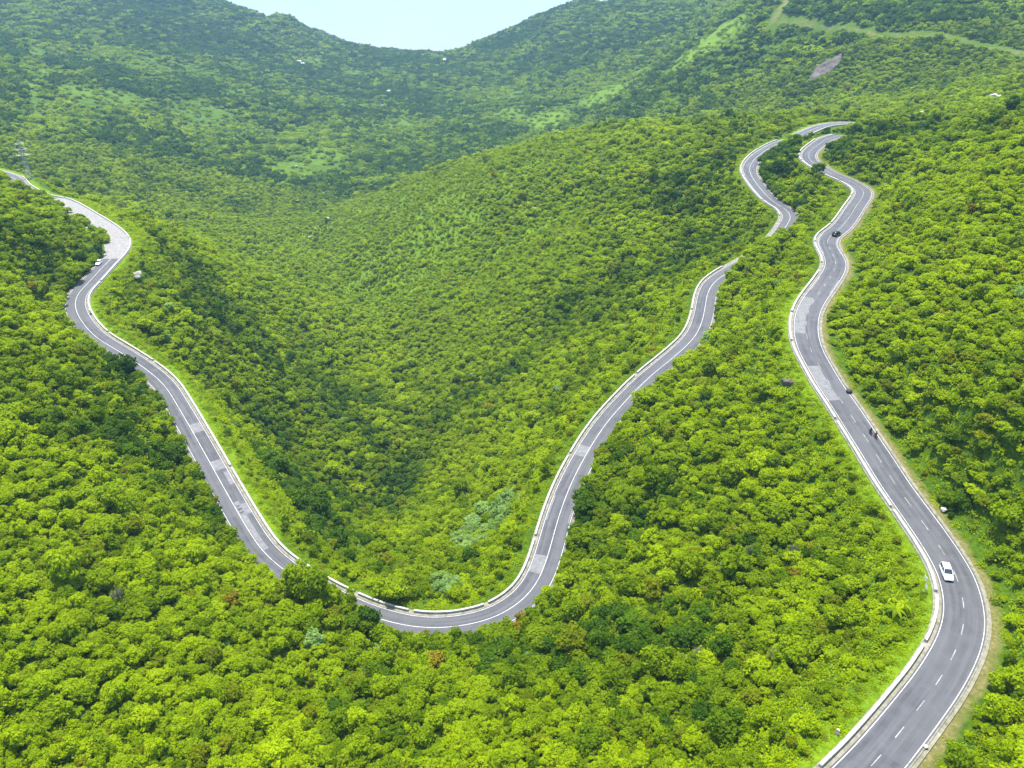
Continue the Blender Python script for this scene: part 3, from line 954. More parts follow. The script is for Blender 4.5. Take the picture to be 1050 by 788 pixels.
# far woods: groups of crowns
cx, cy = jitter_grid(-1900, 1900, 560, 3000, 8.2)
keep = (np.abs(cx) < 40 + cy * 0.80) & (np.hypot(cx, cy) > 950)
cx, cy = cx[keep], cy[keep]
cz, cd, cs, ci = height(cx, cy, True)
keep = in_view(cx, cy, cz, 60, 60) & (cd > 15) & (cz > 3)
cx, cy, cz, cd, cs, ci = (a[keep] for a in (cx, cy, cz, cd, cs, ci))
mead, dry, soil = masks(cx, cy, cd, cs, ci)
dens = fbm(cx / 120, cy / 120, 61, 4)
fine = fbm(cx / 34, cy / 34, 67, 3)
open_ = smooth(0.1, 0.6, mead + 0.45 * fine + 0.5 * fbm(cx / 300, cy / 300, 77, 2) - 0.05)
trk = np.minimum(dist_poly(cx, cy, TRACK), dist_poly(cx, cy, TRACK2))
pr = np.where(trk < 7.5, 0.0, 1.0) * np.clip(0.95 + 0.4 * fine, 0.4, 1.0) * (1 - 0.25 * open_) * (1 - 0.4 * smooth(0.3, 0.75, mead + 0.3 * fine)) * (1 - smooth(0.3, 0.6, dry)) * (1 - smooth(0.2, 0.5, soil))
keep = rng.random(len(cx)) < pr
cx, cy, cz, dens, open_ = cx[keep], cy[keep], cz[keep], dens[keep], open_[keep]
csz = rng.uniform(0.55, 1.05, len(cx)) * (1 + 0.2 * dens) * (1 - 0.45 * open_)
st = 0.8 * fbm(cx / 130, cy / 130, 71, 4) + rng.normal(0, 0.36, len(cx))
st += 0.60 * open_ - 0.08
st -= 0.14 * smooth(1200, 1900, np.hypot(cx, cy))
want = np.where(st > 0.26, 0, np.where(st > -0.06, 1, 2))
pool = {0: [0, 5], 1: [1, 3, 6, 8], 2: [2, 4, 7, 9]}
cidx = np.array([PIDX['clump', pool[w][rng.integers(len(pool[w]))]] for w in want])
fx, fy, fz = np.r_[fx, cx], np.r_[fy, cy], np.r_[fz, cz]
fs = np.r_[fs, np.stack([csz, csz, csz * rng.uniform(0.8, 1.3, len(csz))], 1)]
fi = np.r_[fi, cidx]; fr = np.r_[fr, rng.uniform(0, 6.28, len(csz))]

def scatter(name, x, y, z, rz, sc, ix, coll):
    me = bpy.data.meshes.new(name)
    me.vertices.add(len(x)); me.vertices.foreach_set('co', np.stack([x, y, z], 1).astype(np.float32).ravel())
    a = me.attributes.new('turn', 'FLOAT_VECTOR', 'POINT'); a.data.foreach_set('vector', np.stack([0 * rz, 0 * rz, rz], 1).astype(np.float32).ravel())
    a = me.attributes.new('growth', 'FLOAT_VECTOR', 'POINT'); a.data.foreach_set('vector', sc.astype(np.float32).ravel())
    a = me.attributes.new('sort', 'INT', 'POINT'); a.data.foreach_set('value', ix.astype(np.int32))
    me.update()
    o = bpy.data.objects.new(name, me); link(o)
    ng = bpy.data.node_groups.new(name + '_scatter', 'GeometryNodeTree')
    ng.interface.new_socket('Geometry', in_out='INPUT', socket_type='NodeSocketGeometry')
    ng.interface.new_socket('Geometry', in_out='OUTPUT', socket_type='NodeSocketGeometry')
    gi_, go_ = ng.nodes.new('NodeGroupInput'), ng.nodes.new('NodeGroupOutput')
    iop = ng.nodes.new('GeometryNodeInstanceOnPoints')
    cinf = ng.nodes.new('GeometryNodeCollectionInfo')
    cinf.inputs['Collection'].default_value = coll
    cinf.inputs['Separate Children'].default_value = True
    cinf.inputs['Reset Children'].default_value = True
    def na(nm, dt):
        n = ng.nodes.new('GeometryNodeInputNamedAttribute'); n.data_type = dt; n.inputs['Name'].default_value = nm
        return n.outputs['Attribute']
    L = ng.links.new
    L(gi_.outputs[0], iop.inputs['Points']); L(cinf.outputs[0], iop.inputs['Instance'])
    iop.inputs['Pick Instance'].default_value = True
    L(na('sort', 'INT'), iop.inputs['Instance Index'])
    L(na('turn', 'FLOAT_VECTOR'), iop.inputs['Rotation']); L(na('growth', 'FLOAT_VECTOR'), iop.inputs['Scale'])
    L(iop.outputs[0], go_.inputs[0])
    md = o.modifiers.new('scatter', 'NODES'); md.node_group = ng
    return o

o = scatter('forest', fx, fy, fz, fr, fs, fi, protos)
tag(o, kind='stuff', label='dense green forest covering every slope of the valley', cat='forest')

# low growth: verges, gaps and the mown slopes under the parapets
und = bpy.data.collections.new('undergrowth_prototypes')
UIDX = {}
for k, tnt in enumerate(['lime', 'lime', 'green', 'olive']):
    r = np.random.default_rng(300 + k)
    n = 120
    q = np.stack([r.normal(0, 0.55, n), r.normal(0, 0.55, n), np.abs(r.normal(0.12, 0.14, n))], 1)
    V, F = leaf_cloud(q, np.tile([0, 0, 1.0], (n, 1)), r.uniform(0.10, 0.22, n), r, 0.6)
    o = bpy.data.objects.new(f'undergrowth_{k:03d}', fast_mesh('undergrowth', V, F, TINTS[tnt]))
    und.objects.link(o)
hx, hy = jitter_grid(-420, 400, 30, 480, 1.35)
hr = np.hypot(hx, hy)
keep = (np.abs(hx) < 40 + hy * 0.82) & (hr < 470)
hx, hy = hx[keep], hy[keep]
hz, hd, hsd, hid = height(hx, hy, True)
lim = np.where(hsd > 0, 6.1, np.where(hid == 1, 5.7, 4.35))
pb = np.where(hd < 18, np.where((hsd < 0) & (hid == 1) & (hd < 8.5), 0.4, 0.95), 0.85)
keep = in_view(hx, hy, hz) & (hd > lim) & (rng.random(len(hx)) < pb) & (layby_clear(hx, hy) > 6.5)
hx, hy, hz, hd = hx[keep], hy[keep], hz[keep], hd[keep]
s = rng.uniform(0.6, 1.5, len(hx)) * np.where(hd < 9, 0.75, 1.0)
ix = rng.choice([0, 1, 2, 3], len(hx), p=[0.4, 0.35, 0.18, 0.07])
o = scatter('undergrowth', hx, hy, hz, rng.uniform(0, 6.28, len(hx)), np.stack([s, s, s * rng.uniform(0.7, 1.5, len(hx))], 1), ix, und)
tag(o, kind='stuff', label='low bright green undergrowth along the road verges', cat='undergrowth')
# ------------------------------------------------------------------ single things
def on_road(key, u, v, lateral=0.0):
    """place on the carriageway at the station nearest to (u, v): location, heading of travel, slope"""
    p = ROADS[key]; i = nearest_index(key, u, v)
    t, n = frame_of(p)
    loc = Vector((p[i, 0] + n[i, 0] * lateral, p[i, 1] + n[i, 1] * lateral, p[i, 2] + 0.05 - 0.0139 * abs(lateral)))
    return loc, math.atan2(t[i, 1], t[i, 0])

def loft(bm, secs):
    """closed skin through rings of equal length"""
    rings = [[bm.verts.new(p) for p in s] for s in secs]
    n = len(rings[0])
    for a, b in zip(rings[:-1], rings[1:]):
        for j in range(n):
            bm.faces.new((a[j], a[(j + 1) % n], b[(j + 1) % n], b[j]))
    bm.faces.new(rings[0][::-1]); bm.faces.new(rings[-1])

def car(loc, heading, paint, label, L=4.5, W=1.8, H=1.65, van=True):
    """x forward, origin on the road under the middle of the car"""
    t = empty('parked_car' if 'parked' in label else 'car', loc, label, 'car', None, heading)
    hl, hw = L / 2, W / 2
    bm = bmesh.new()
    secs = []
    for x, zb, zt, w in [(-hl, 0.42, 0.86, 0.86), (-hl + 0.06, 0.32, 0.98, 0.93), (-hl + 0.5, 0.24, 1.02, 0.99), (-0.4, 0.22, 1.0, 1.0), (hl - 1.35, 0.22, 0.98, 1.0),
                         (hl - 0.95, 0.22, 0.94, 0.99), (hl - 0.35, 0.24, 0.82, 0.95), (hl - 0.08, 0.30, 0.70, 0.86), (hl, 0.38, 0.60, 0.78)]:
        y = hw * w
        secs.append([(x, -y * 0.94, zb), (x, -y, zb + 0.12), (x, -y, zt - 0.16), (x, -y * 0.9, zt - 0.02), (x, 0, zt + 0.03), (x, y * 0.9, zt - 0.02), (x, y, zt - 0.16), (x, y, zb + 0.12), (x, y * 0.94, zb)])
    loft(bm, secs)
    obj('body', bm_mesh('body', bm, paint, True), t)
    # roof and pillars, with the glass set in between
    xr, xf, bt = -hl + (0.12 if van else 0.55), hl - 1.25, 0.97
    rr_, rf = xr + (0.18 if van else 0.5), xf - 0.75
    def roof_secs(ins, top):
        return [[(x, -y, z0), (x, -y + 0.04, z0 + top), (x, 0, z0 + top + 0.03), (x, y - 0.04, z0 + top), (x, y, z0)] for x, y, z0 in
                [(rr_, hw * 0.78 - ins, H - 0.08), ((rr_ + rf) / 2, hw * 0.82 - ins, H - 0.05), (rf, hw * 0.78 - ins, H - 0.10)]]
    bm = bmesh.new(); loft(bm, roof_secs(0, 0.05))
    obj('roof', bm_mesh('roof', bm, paint, True), t)
    def quad(name, pts, m_, th=0.02):
        bm = bmesh.new()
        a, b, c = Vector(pts[0]), Vector(pts[1]), Vector(pts[2])
        nn = (b - a).cross(c - a).normalized() * th
        vs = [bm.verts.new(Vector(p)) for p in pts]; ws = [bm.verts.new(Vector(p) + nn) for p in pts]
        k = len(vs)
        bm.faces.new(vs); bm.faces.new(ws[::-1])
        for j in range(k):
            bm.faces.new((vs[j], ws[j], ws[(j + 1) % k], vs[(j + 1) % k]))
        return obj(name, bm_mesh(name, bm, m_), t)
    yb, yt, zr = hw * 0.93, hw * 0.77, H - 0.08
    quad('windscreen', [(xf, -yb + 0.06, bt), (xf, yb - 0.06, bt), (rf, yt - 0.03, zr), (rf, -yt + 0.03, zr)], M['glass'])
    quad('rear_window', [(xr, yb - 0.06, bt), (xr, -yb + 0.06, bt), (rr_, -yt + 0.03, zr), (rr_, yt - 0.03, zr)], M['glass'])
    for s in (-1, 1):
        m1 = xr + (xf - xr) * 0.5
        quad('side_window', [(xr + 0.08, s * yb, bt), (m1 - 0.05, s * yb, bt), (m1 - 0.05, s * yt, zr), (rr_ + 0.06, s * yt, zr)], M['glass'])
        quad('side_window', [(m1 + 0.05, s * yb, bt), (xf - 0.08, s * yb, bt), (rf - 0.04, s * yt, zr), (m1 + 0.05, s * yt, zr)], M['glass'])
        bm = bmesh.new()
        for a, b in (((xf, s * yb, bt), (rf, s * yt, zr)), ((m1, s * yb, bt), (m1, s * yt, zr)), ((xr + 0.02, s * yb, bt), (rr_, s * yt, zr))):
            bm_tube(bm, a, b, 0.045, None, 6)
        obj('pillars', bm_mesh('pillars', bm, paint), t)
        bm = bmesh.new(); bm_box(bm, (xf - 0.25, s * (hw + 0.10), bt + 0.06), (0.12, 0.18, 0.13), 0.02)
        obj('mirror', bm_mesh('mirror', bm, paint), t)
        bm = bmesh.new(); bm_box(bm, (hl - 0.13, s * hw * 0.62, 0.62), (0.16, 0.34, 0.13), 0.03)
        obj('headlight', bm_mesh('headlight', bm, M['lamp']), t)
        bm = bmesh.new(); bm_box(bm, (-hl + 0.03, s * hw * 0.74, 0.80), (0.08, 0.24, 0.24), 0.02)
        obj('tail_light', bm_mesh('tail_light', bm, M['tail']), t)
        for x in (-hl + 0.82, hl - 0.86):
            w_ = bpy.data.objects.new('wheel', None); link(w_, t); w_.location = (x, s * (hw - 0.12), 0.32)
            bm = bmesh.new(); bm_tube(bm, (0, -0.11, 0), (0, 0.11, 0), 0.32, None, 24)
            obj('tyre', bm_mesh('tyre', bm, M['rubber'], False), w_)
            bm = bmesh.new(); bm_tube(bm, (0, s * 0.10, 0), (0, s * 0.125, 0), 0.2, 0.17, 16)
            obj('rim', bm_mesh('rim', bm, M['alloy']), w_)
    bm = bmesh.new(); bm_box(bm, (hl - 0.01, 0, 0.42), (0.05, hw * 1.1, 0.12), 0.02)
    obj('grille', bm_mesh('grille', bm, M['plastic']), t)
    return t

loc, hd = on_road('upper', 973, 592, 1.75)
car(loc, hd + math.pi, M['white_paint'], 'white people carrier coming down the right road, just above its sharpest bend', 4.2, 1.72, 1.62)
loc, hd = on_road('upper', 857, 245, -1.6)
car(loc, hd - 0.15, M['black_paint'], 'black estate car rounding the high bend at the narrow neck of the right road', 4.6, 1.85, 1.7)
loc, hd = on_road('lower', 106, 269, -2.6)
car(loc, hd, M['white_paint'], 'small white car stopped below the bleached lay-by on the left road', 3.9, 1.7, 1.55)

def skin_figure(name, joints, edges, radii, m_, parent):
    me = bpy.data.meshes.new(name)
    me.from_pydata(joints, edges, [])
    o = bpy.data.objects.new(name, me); link(o, parent)
    sk = o.modifiers.new('skin', 'SKIN'); sk.use_smooth_shade = True
    sv = me.skin_vertices[0].data if me.skin_vertices else None
    if sv is None:
        bpy.context.view_layer.objects.active = o
        sv = me.skin_vertices[0].data
    for v, r in zip(sv, radii):
        v.radius = (r, r)
    sv[0].use_root = True
    sb = o.modifiers.new('sub', 'SUBSURF'); sb.levels = 1; sb.render_levels = 1
    me.materials.append(m_)
    return o

def rider(parent_loc, heading, label, jacket):
    """seated on a motorbike: hips at 0.82 m, hands on the bar"""
    root = empty('person', parent_loc, label, 'person', None, heading)
    J, E, Rr = [], [], []
    def add(p, r, frm=None):
        J.append(p); Rr.append(r)
        if frm is not None:
            E.append((frm, len(J) - 1))
        return len(J) - 1
    pel = add((-0.22, 0, 0.86), 0.15)
    wst = add((-0.17, 0, 1.04), 0.135, pel)
    chs = add((-0.08, 0, 1.28), 0.155, wst)
    nck = add((-0.02, 0, 1.45), 0.06, chs)
    hd_ = add((0.02, 0, 1.56), 0.095, nck)
    add((0.03, 0, 1.68), 0.085, hd_)
    for s in (-1, 1):
        sh = add((-0.05, s * 0.19, 1.38), 0.065, chs)
        el = add((0.12, s * 0.30, 1.16), 0.045, sh)
        wr = add((0.36, s * 0.30, 1.08), 0.03, el)
        pa = add((0.42, s * 0.31, 1.08), 0.034, wr)
        for k in range(4):
            a = add((0.47, s * (0.27 + 0.025 * k), 1.075), 0.010, pa)
            b_ = add((0.495, s * (0.27 + 0.025 * k), 1.05 - 0.004 * k), 0.009, a)
            add((0.475, s * (0.27 + 0.025 * k), 1.025), 0.008, b_)
        th = add((0.43, s * 0.26, 1.06), 0.011, pa)
        add((0.46, s * 0.245, 1.045), 0.009, th)
        hp = add((-0.18, s * 0.12, 0.82), 0.10, pel)
        kn = add((0.20, s * 0.20, 0.74), 0.07, hp)
        an = add((0.04, s * 0.19, 0.36), 0.045, kn)
        add((0.16, s * 0.20, 0.31), 0.04, an)
    skin_figure('body', J, E, Rr, jacket, root)
    bm = bmesh.new()
    bmesh.ops.create_uvsphere(bm, u_segments=14, v_segments=10, radius=0.145, matrix=Matrix.Translation((0.02, 0, 1.64)) @ Matrix.Diagonal((1.1, 0.95, 1.0, 1)))
    obj('helmet', bm_mesh('helmet', bm, M['plastic'], True), root)
    bm = bmesh.new()
    bmesh.ops.create_uvsphere(bm, u_segments=10, v_segments=8, radius=0.09, matrix=Matrix.Translation((0.10, 0, 1.60)) @ Matrix.Diagonal((0.9, 0.85, 1.0, 1)))
    bm_tube(bm, (0.17, 0, 1.60), (0.20, 0, 1.585), 0.018, 0.012, 6)
    obj('face', bm_mesh('face', bm, M['skin'], True), root)
    return root

def motorbike(loc, heading, label):
    t = empty('motorbike', loc, label, 'motorbike', None, heading)
    for x in (-0.62, 0.62):
        w_ = bpy.data.objects.new('wheel', None); link(w_, t); w_.location = (x, 0, 0.29)
        me = bpy.data.meshes.new('tyre')
        vs, fs = [], []
        for i in range(24):
            a = i * math.tau / 24
            for j in range(8):
                b = j * math.tau / 8
                rr = 0.25 + 0.045 * math.cos(b)
                vs.append((rr * math.cos(a), 0.045 * math.sin(b), rr * math.sin(a)))
                fs.append((i * 8 + j, i * 8 + (j + 1) % 8, ((i + 1) % 24) * 8 + (j + 1) % 8, ((i + 1) % 24) * 8 + j))
        me.from_pydata(vs, [], fs); me.materials.append(M['rubber']); obj('tyre', me, w_)
        bm = bmesh.new()
        bm_tube(bm, (0, -0.04, 0), (0, 0.04, 0), 0.06, None, 10)
        for k in range(5):
            a = k * math.tau / 5
            bm_tube(bm, (0, 0, 0), (0.21 * math.cos(a), 0, 0.21 * math.sin(a)), 0.015, None, 5)
        obj('rim', bm_mesh('rim', bm, M['alloy']), w_)
    bm = bmesh.new()
    loft(bm, [[(x, -y, z0), (x, -y, z1), (x, y, z1), (x, y, z0)] for x, y, z0, z1 in [(-0.85, 0.05, 0.62, 0.70), (-0.5, 0.12, 0.42, 0.74), (0.0, 0.10, 0.30, 0.50), (0.3, 0.12, 0.36, 0.60), (0.46, 0.09, 0.5, 0.98)]])
    obj('body', bm_mesh('body', bm, M['black_paint'], True), t)
    bm = bmesh.new(); bm_box(bm, (-0.32, 0, 0.78), (0.72, 0.22, 0.10), 0.03); obj('seat', bm_mesh('seat', bm, M['plastic']), t)
    bm = bmesh.new(); bm_tube(bm, (0.62, 0, 0.3), (0.44, 0, 0.98), 0.03, None, 8); obj('fork', bm_mesh('fork', bm, M['alloy']), t)
    bm = bmesh.new(); bm_tube(bm, (0.44, -0.34, 1.04), (0.44, 0.34, 1.04), 0.016, None, 8); bm_tube(bm, (0.44, 0, 0.95), (0.44, 0, 1.04), 0.02, None, 6)
    obj('handlebar', bm_mesh('handlebar', bm, M['plastic']), t)
    bm = bmesh.new(); bmesh.ops.create_uvsphere(bm, u_segments=12, v_segments=8, radius=0.09, matrix=Matrix.Translation((0.52, 0, 0.86)))
    obj('headlight', bm_mesh('headlight', bm, M['lamp'], True), t)
    return t

for u, v, lat, jk, lb, lr in [(888, 441, -1.7, 'cloth_a', 'dark motorbike climbing close to the right edge of the right road', 'rider in a dark jacket on the leading motorbike of the right road'),
                          (890, 446, -2.3, 'cloth_b', 'dark motorbike following just below another on the right road', 'rider in a maroon jacket on the following motorbike of the right road')]:
    loc, hd = on_road('upper', u, v, lat)
    motorbike(loc, hd, lb)
    rider(loc, hd, lr, M[jk])

# rocks
def rock(name, u, v, size_, m_, label, seed, group=None, sink=0.3, squash=(1, 1, 0.7), lift=0.0, cat='rock'):
    p = hit(u, v)
    r = np.random.default_rng(seed)
    bm = bmesh.new()
    bmesh.ops.create_icosphere(bm, subdivisions=3, radius=1.0)
    pl_ = [(Vector(r.normal(0, 1, 3)).normalized(), r.uniform(0.62, 0.9)) for _ in range(14)]
    for vtx in bm.verts:
        c = vtx.co.normalized()
        k = 1.0
        for nn, dd_ in pl_:
            q = c.dot(nn)
            if q > dd_ * 0.98:
                k = min(k, dd_ / q)
        k *= 1 + 0.06 * math.sin(7 * c.x + seed) * math.sin(9 * c.y) + 0.04 * math.sin(17 * c.z + 3 * c.x)
        vtx.co = Vector((c.x * k * squash[0], c.y * k * squash[1], c.z * k * squash[2])) * size_
    o = obj(name, bm_mesh(name, bm, m_), None, None, label, cat, group)
    o.location = (p[0], p[1], p[2] + size_ * squash[2] * (1 - sink) * 0.5 + lift)
    o.rotation_euler = (r.uniform(-.3, .3), r.uniform(-.3, .3), r.uniform(0, 6.28))
    return o
rock('boulder', 142, 287, 2.4, M['pale_rock'], 'large pale boulder in the bright grass right of the tight left bend', 1, lift=1.4)
rock('shade_lump', 806, 396, 1.5, M['scar'], 'grey lump added for the shade under trees left of the middle right bend', 2, squash=(1.3, 0.9, 0.8), lift=0.7)  # solid grey lump put in for the dark shading under the trees
rock('boulder', 870, 403, 0.9, M['dark_rock'], 'dark boulder on the verge beside the pale relaid lane', 3, lift=0.4)
rock('boulder', 967, 525, 0.75, M['pale_rock'], 'whitish boulder on the dry verge uphill of the white car', 4, lift=0.4)
rock('boulder', 949, 768, 0.42, M['pale_rock'], 'small white stone on the dirt edge of the nearest road stretch', 5, lift=0.3)
def rock_scar(c, ax, ay, label):
    n = 44
    g = np.linspace(-1.15, 1.15, n)
    A, B = np.meshgrid(g, g, indexing='ij')
    sh = 0.55                                          # leans up to the right
    X = c[0] + A.ravel() * ax + B.ravel() * ay * sh; Y = c[1] + B.ravel() * ay
    h = height(X, Y)
    rag = fbm(X / 7, Y / 7, 83, 3) * 0.35
    e = 1 - smooth(0.72, 1.0, np.hypot(A, B).ravel() + rag)
    Z = h - 3.0 + e * 4.6 + (np.round((fbm(X / 5, Y / 5, 91, 4)) * 4) / 4 * 1.8 + fbm(X / 2.5, Y / 2.5, 92, 2) * 0.6) * e
    id_ = np.arange(n * n).reshape(n, n)
    F = np.stack([id_[:-1, :-1], id_[1:, :-1], id_[1:, 1:], id_[:-1, 1:]], -1).reshape(-1, 4)
    obj('bare_rock', mesh_np('bare_rock', np.stack([X, Y, Z], 1), F, M['scar']), None, None, label, 'rock')
rock_scar(SCAR, 17.0, 16.0, 'bare grey and mauve rock scar on the far right hillside')
rock('boulder', 944, 121, 3.0, M['pale_rock'], 'pale boulder on the right ridge between the roof and the ridge road', 11, lift=1.5)
for k, (u, v, s, lb) in enumerate([(318, 245, 2.6, 'lowest pale boulder of the dry stream bed in the valley'), (324, 236, 2.0, 'small pale boulder in the stream bed below the fork of stones'), (336, 226, 2.8, 'pale boulder in the middle of the dry stream bed'),
                                 (352, 212, 3.4, 'broad pale slab of stone beside the dark copse in the valley'), (331, 200, 2.6, 'pale boulder at the upper end of the dry stream bed'), (304, 172, 3.2, 'pale stone high above the stream bed on the left side of the valley'),
                                 (331, 143, 4.0, 'pale stone beside the dark woods high in the valley'), (399, 97, 8.0, 'white bare rock shining in the middle of the far valley head'), (392, 110, 5.0, 'pale stone just below the white bare rock of the valley head'), (305, 208, 2.4, 'pale stone left of the broad slab in the valley')]):
    rock('boulder', u, v, s * 0.7, M['pale_rock'], lb, 30 + k, 'pale stones along the valley bottom', lift=s * 0.4)

# milestones, boards
def marker(name, loc, s, label, rz=0.0, cat='marker stone'):
    t = empty(name, loc, label, cat, None, rz)
    bm = bmesh.new(); bm_box(bm, (0, 0, 0.10 * s - 0.1), (0.62 * s, 0.42 * s, 0.24 * s), 0.02 * s); obj('base', bm_mesh('base', bm, M['verge']), t)
    bm = bmesh.new(); bm_box(bm, (0, 0, 0.55 * s), (0.46 * s, 0.22 * s, 0.72 * s), 0.03 * s)
    bm_tube(bm, (0, -0.11 * s, 0.90 * s), (0, 0.11 * s, 0.90 * s), 0.23 * s, None, 20)
    obj('stone', bm_mesh('stone', bm, M['white_wash']), t)
    return t
def rail_side(key, u, v, lateral):
    loc, hd = on_road(key, u, v, 0)
    p = ROADS[key]; i = nearest_index(key, u, v); n = frame_of(p)[1][i]
    x, y = p[i, 0] + n[0] * lateral, p[i, 1] + n[1] * lateral
    return Vector((x, y, height([x], [y])[0])), hd
loc, hd = rail_side('upper', 882, 765, 6.0); marker('milestone', loc, 1.0, 'white milestone outside the parapet of the nearest road stretch', hd + 1.57)
loc, hd = rail_side('upper', 889, 196, -6.5); marker('milestone', loc, 1.8, 'white marker stone standing on the far elbow of the right road', hd)
loc, hd = rail_side('lower', 90, 320, 3.9); loc.z += 0.4; marker('milestone', loc, 1.5, 'white marker stone by the parapet inside the tight left bend', hd)
for u, v, lat, lb in [(983, 613, 6.1, 'white board outside the parapet at the white car bend, lower of two'), (980, 601, 5.9, 'white board outside the parapet at the white car bend, upper of two')]:
    loc, hd = rail_side('upper', u, v, lat)
    t = empty('roadside_board', loc, lb, 'board', None, hd + 0.3)
    bm = bmesh.new()
    for s in (-0.35, 0.35):
        bm_tube(bm, (s, 0, -0.3), (s, 0, 1.35), 0.035, None, 8)
    obj('post', bm_mesh('post', bm, M['steel']), t)
    bm = bmesh.new(); bm_box(bm, (0, 0.05, 1.0), (1.0, 0.03, 0.75), 0.01); obj('panel', bm_mesh('panel', bm, M['white_wash']), t)

# small buildings
def hut(u, v, w_, d_, h_, label, rz, roof_m, lift=0.0, name='hut'):
    p = hit(u, v)
    t = empty(name, (p[0], p[1], p[2] + lift), label, 'hut', None, rz)
    bm = bmesh.new(); bm_box(bm, (0, 0, h_ / 2 - 1.5), (w_, d_, h_ + 3.0)); wl = obj('wall', bm_mesh('wall', bm, M['white_wash']), t)
    bm = bmesh.new()
    e = 0.35
    vs = [bm.verts.new(q) for q in [(-w_ / 2 - e, -d_ / 2 - e, h_ - 0.05), (w_ / 2 + e, -d_ / 2 - e, h_ - 0.05), (w_ / 2 + e, d_ / 2 + e, h_ - 0.05), (-w_ / 2 - e, d_ / 2 + e, h_ - 0.05), (-w_ / 2 - e, 0, h_ + d_ * 0.22), (w_ / 2 + e, 0, h_ + d_ * 0.22)]]
    for f in ((0, 1, 5, 4), (2, 3, 4, 5), (0, 4, 3), (1, 2, 5), (3, 2, 1, 0)):
        bm.faces.new([vs[i] for i in f])
    obj('roof', bm_mesh('roof', bm, roof_m), t)
    bm = bmesh.new(); bm_box(bm, (w_ * 0.2, -d_ / 2 - 0.02, 1.0), (0.9, 0.08, 2.0)); obj('door', bm_mesh('door', bm, M['plastic']), t)
    bm = bmesh.new(); bm_box(bm, (-w_ * 0.2, -d_ / 2 - 0.02, 1.5), (1.0, 0.08, 0.9)); obj('window', bm_mesh('window', bm, M['glass']), t)
    return t
hut(820, 217, 2.6, 2.0, 1.7, 'white hut by the hidden dip of the high left road', 0.5, M['roof'], 1.4)
hut(1018, 107, 6.0, 4.5, 3.4, 'white roofed hut among the trees on the right ridge', 0.9, M['roof'], 1.5)
hut(456, 64, 7, 6, 5, 'tiny white hut just below the saddle of the far ridge', 0.2, M['roof'], 1)
hut(307, 66, 8, 6, 5, 'white hut on the far left hillside, left one of a pair', 0.3, M['roof'], 1)
hut(311, 68, 6, 6, 4.5, 'white hut on the far left hillside, right one of a pair', -0.2, M['roof'], 1)

# lattice power pylon on the left spur
p = hit(30, 183)
T = empty('power_pylon', (p[0], p[1], p[2] - 1.0), 'pale steel lattice power pylon on the green slope beyond the left spur', 'pylon', None, 0.5)
dpt = project(p)[2]
HP = 36.0 * dpt / FPX * 1.12
def lattice(bm, z0, z1, w0, w1, n, r_):
    for k in range(n):
        a, b = k / n, (k + 1) / n
        za, zb = z0 + (z1 - z0) * a, z0 + (z1 - z0) * b
        wa, wb = w0 + (w1 - w0) * a, w0 + (w1 - w0) * b
        ca = [(-wa, -wa, za), (wa, -wa, za), (wa, wa, za), (-wa, wa, za)]
        cb = [(-wb, -wb, zb), (wb, -wb, zb), (wb, wb, zb), (-wb, wb, zb)]
        for j in range(4):
            bm_tube(bm, ca[j], cb[(j + 1) % 4], r_ * 0.6, None, 4); bm_tube(bm, ca[(j + 1) % 4], cb[j], r_ * 0.6, None, 4)
            bm_tube(bm, cb[j], cb[(j + 1) % 4], r_ * 0.6, None, 4)
bw = HP * 0.085
for sx, sy in ((-1, -1), (1, -1), (1, 1), (-1, 1)):
    bm = bmesh.new()
    bm_tube(bm, (sx * bw, sy * bw, -1), (sx * bw * 0.42, sy * bw * 0.42, HP * 0.55), 0.11, None, 6)
    bm_tube(bm, (sx * bw * 0.42, sy * bw * 0.42, HP * 0.55), (sx * bw * 0.12, sy * bw * 0.12, HP), 0.09, None, 6)
    obj('leg', bm_mesh('leg', bm, M['steel']), T)
bm = bmesh.new(); lattice(bm, 0, HP * 0.55, bw, bw * 0.42, 5, 0.10); lattice(bm, HP * 0.55, HP, bw * 0.42, bw * 0.12, 5, 0.09)
obj('lattice', bm_mesh('lattice', bm, M['steel']), T)
for zf, wf in ((0.62, 0.19), (0.76, 0.16), (0.90, 0.13)):
    bm = bmesh.new()
    z, wv = HP * zf, HP * wf
    for s in (-1, 1):
        for yy in (-0.4, 0.4):
            bm_tube(bm, (0, yy, z), (s * wv, 0, z + 0.15), 0.06, None, 5)
            bm_tube(bm, (0, yy, z + HP * 0.05), (s * wv, 0, z + 0.15), 0.055, None, 5)
        for q in (0.3, 0.6):
            bm_tube(bm, (s * wv * q, 0, z), (s * wv * q, 0, z + HP * 0.05 * (1 - q)), 0.1, None, 4)
    a = obj('crossarm', bm_mesh('crossarm', bm, M['steel']), T)
    for s in (-1, 1):
        bm = bmesh.new()
        for k in range(5):
            bm_tube(bm, (s * wv, 0, z - 0.25 - 0.3 * k), (s * wv, 0, z - 0.40 - 0.3 * k), 0.16, None, 8)
        bm_tube(bm, (s * wv, 0, z + 0.1), (s * wv, 0, z - 1.7), 0.04, None, 5)
        obj('insulator', bm_mesh('insulator', bm, M['plastic']), a)

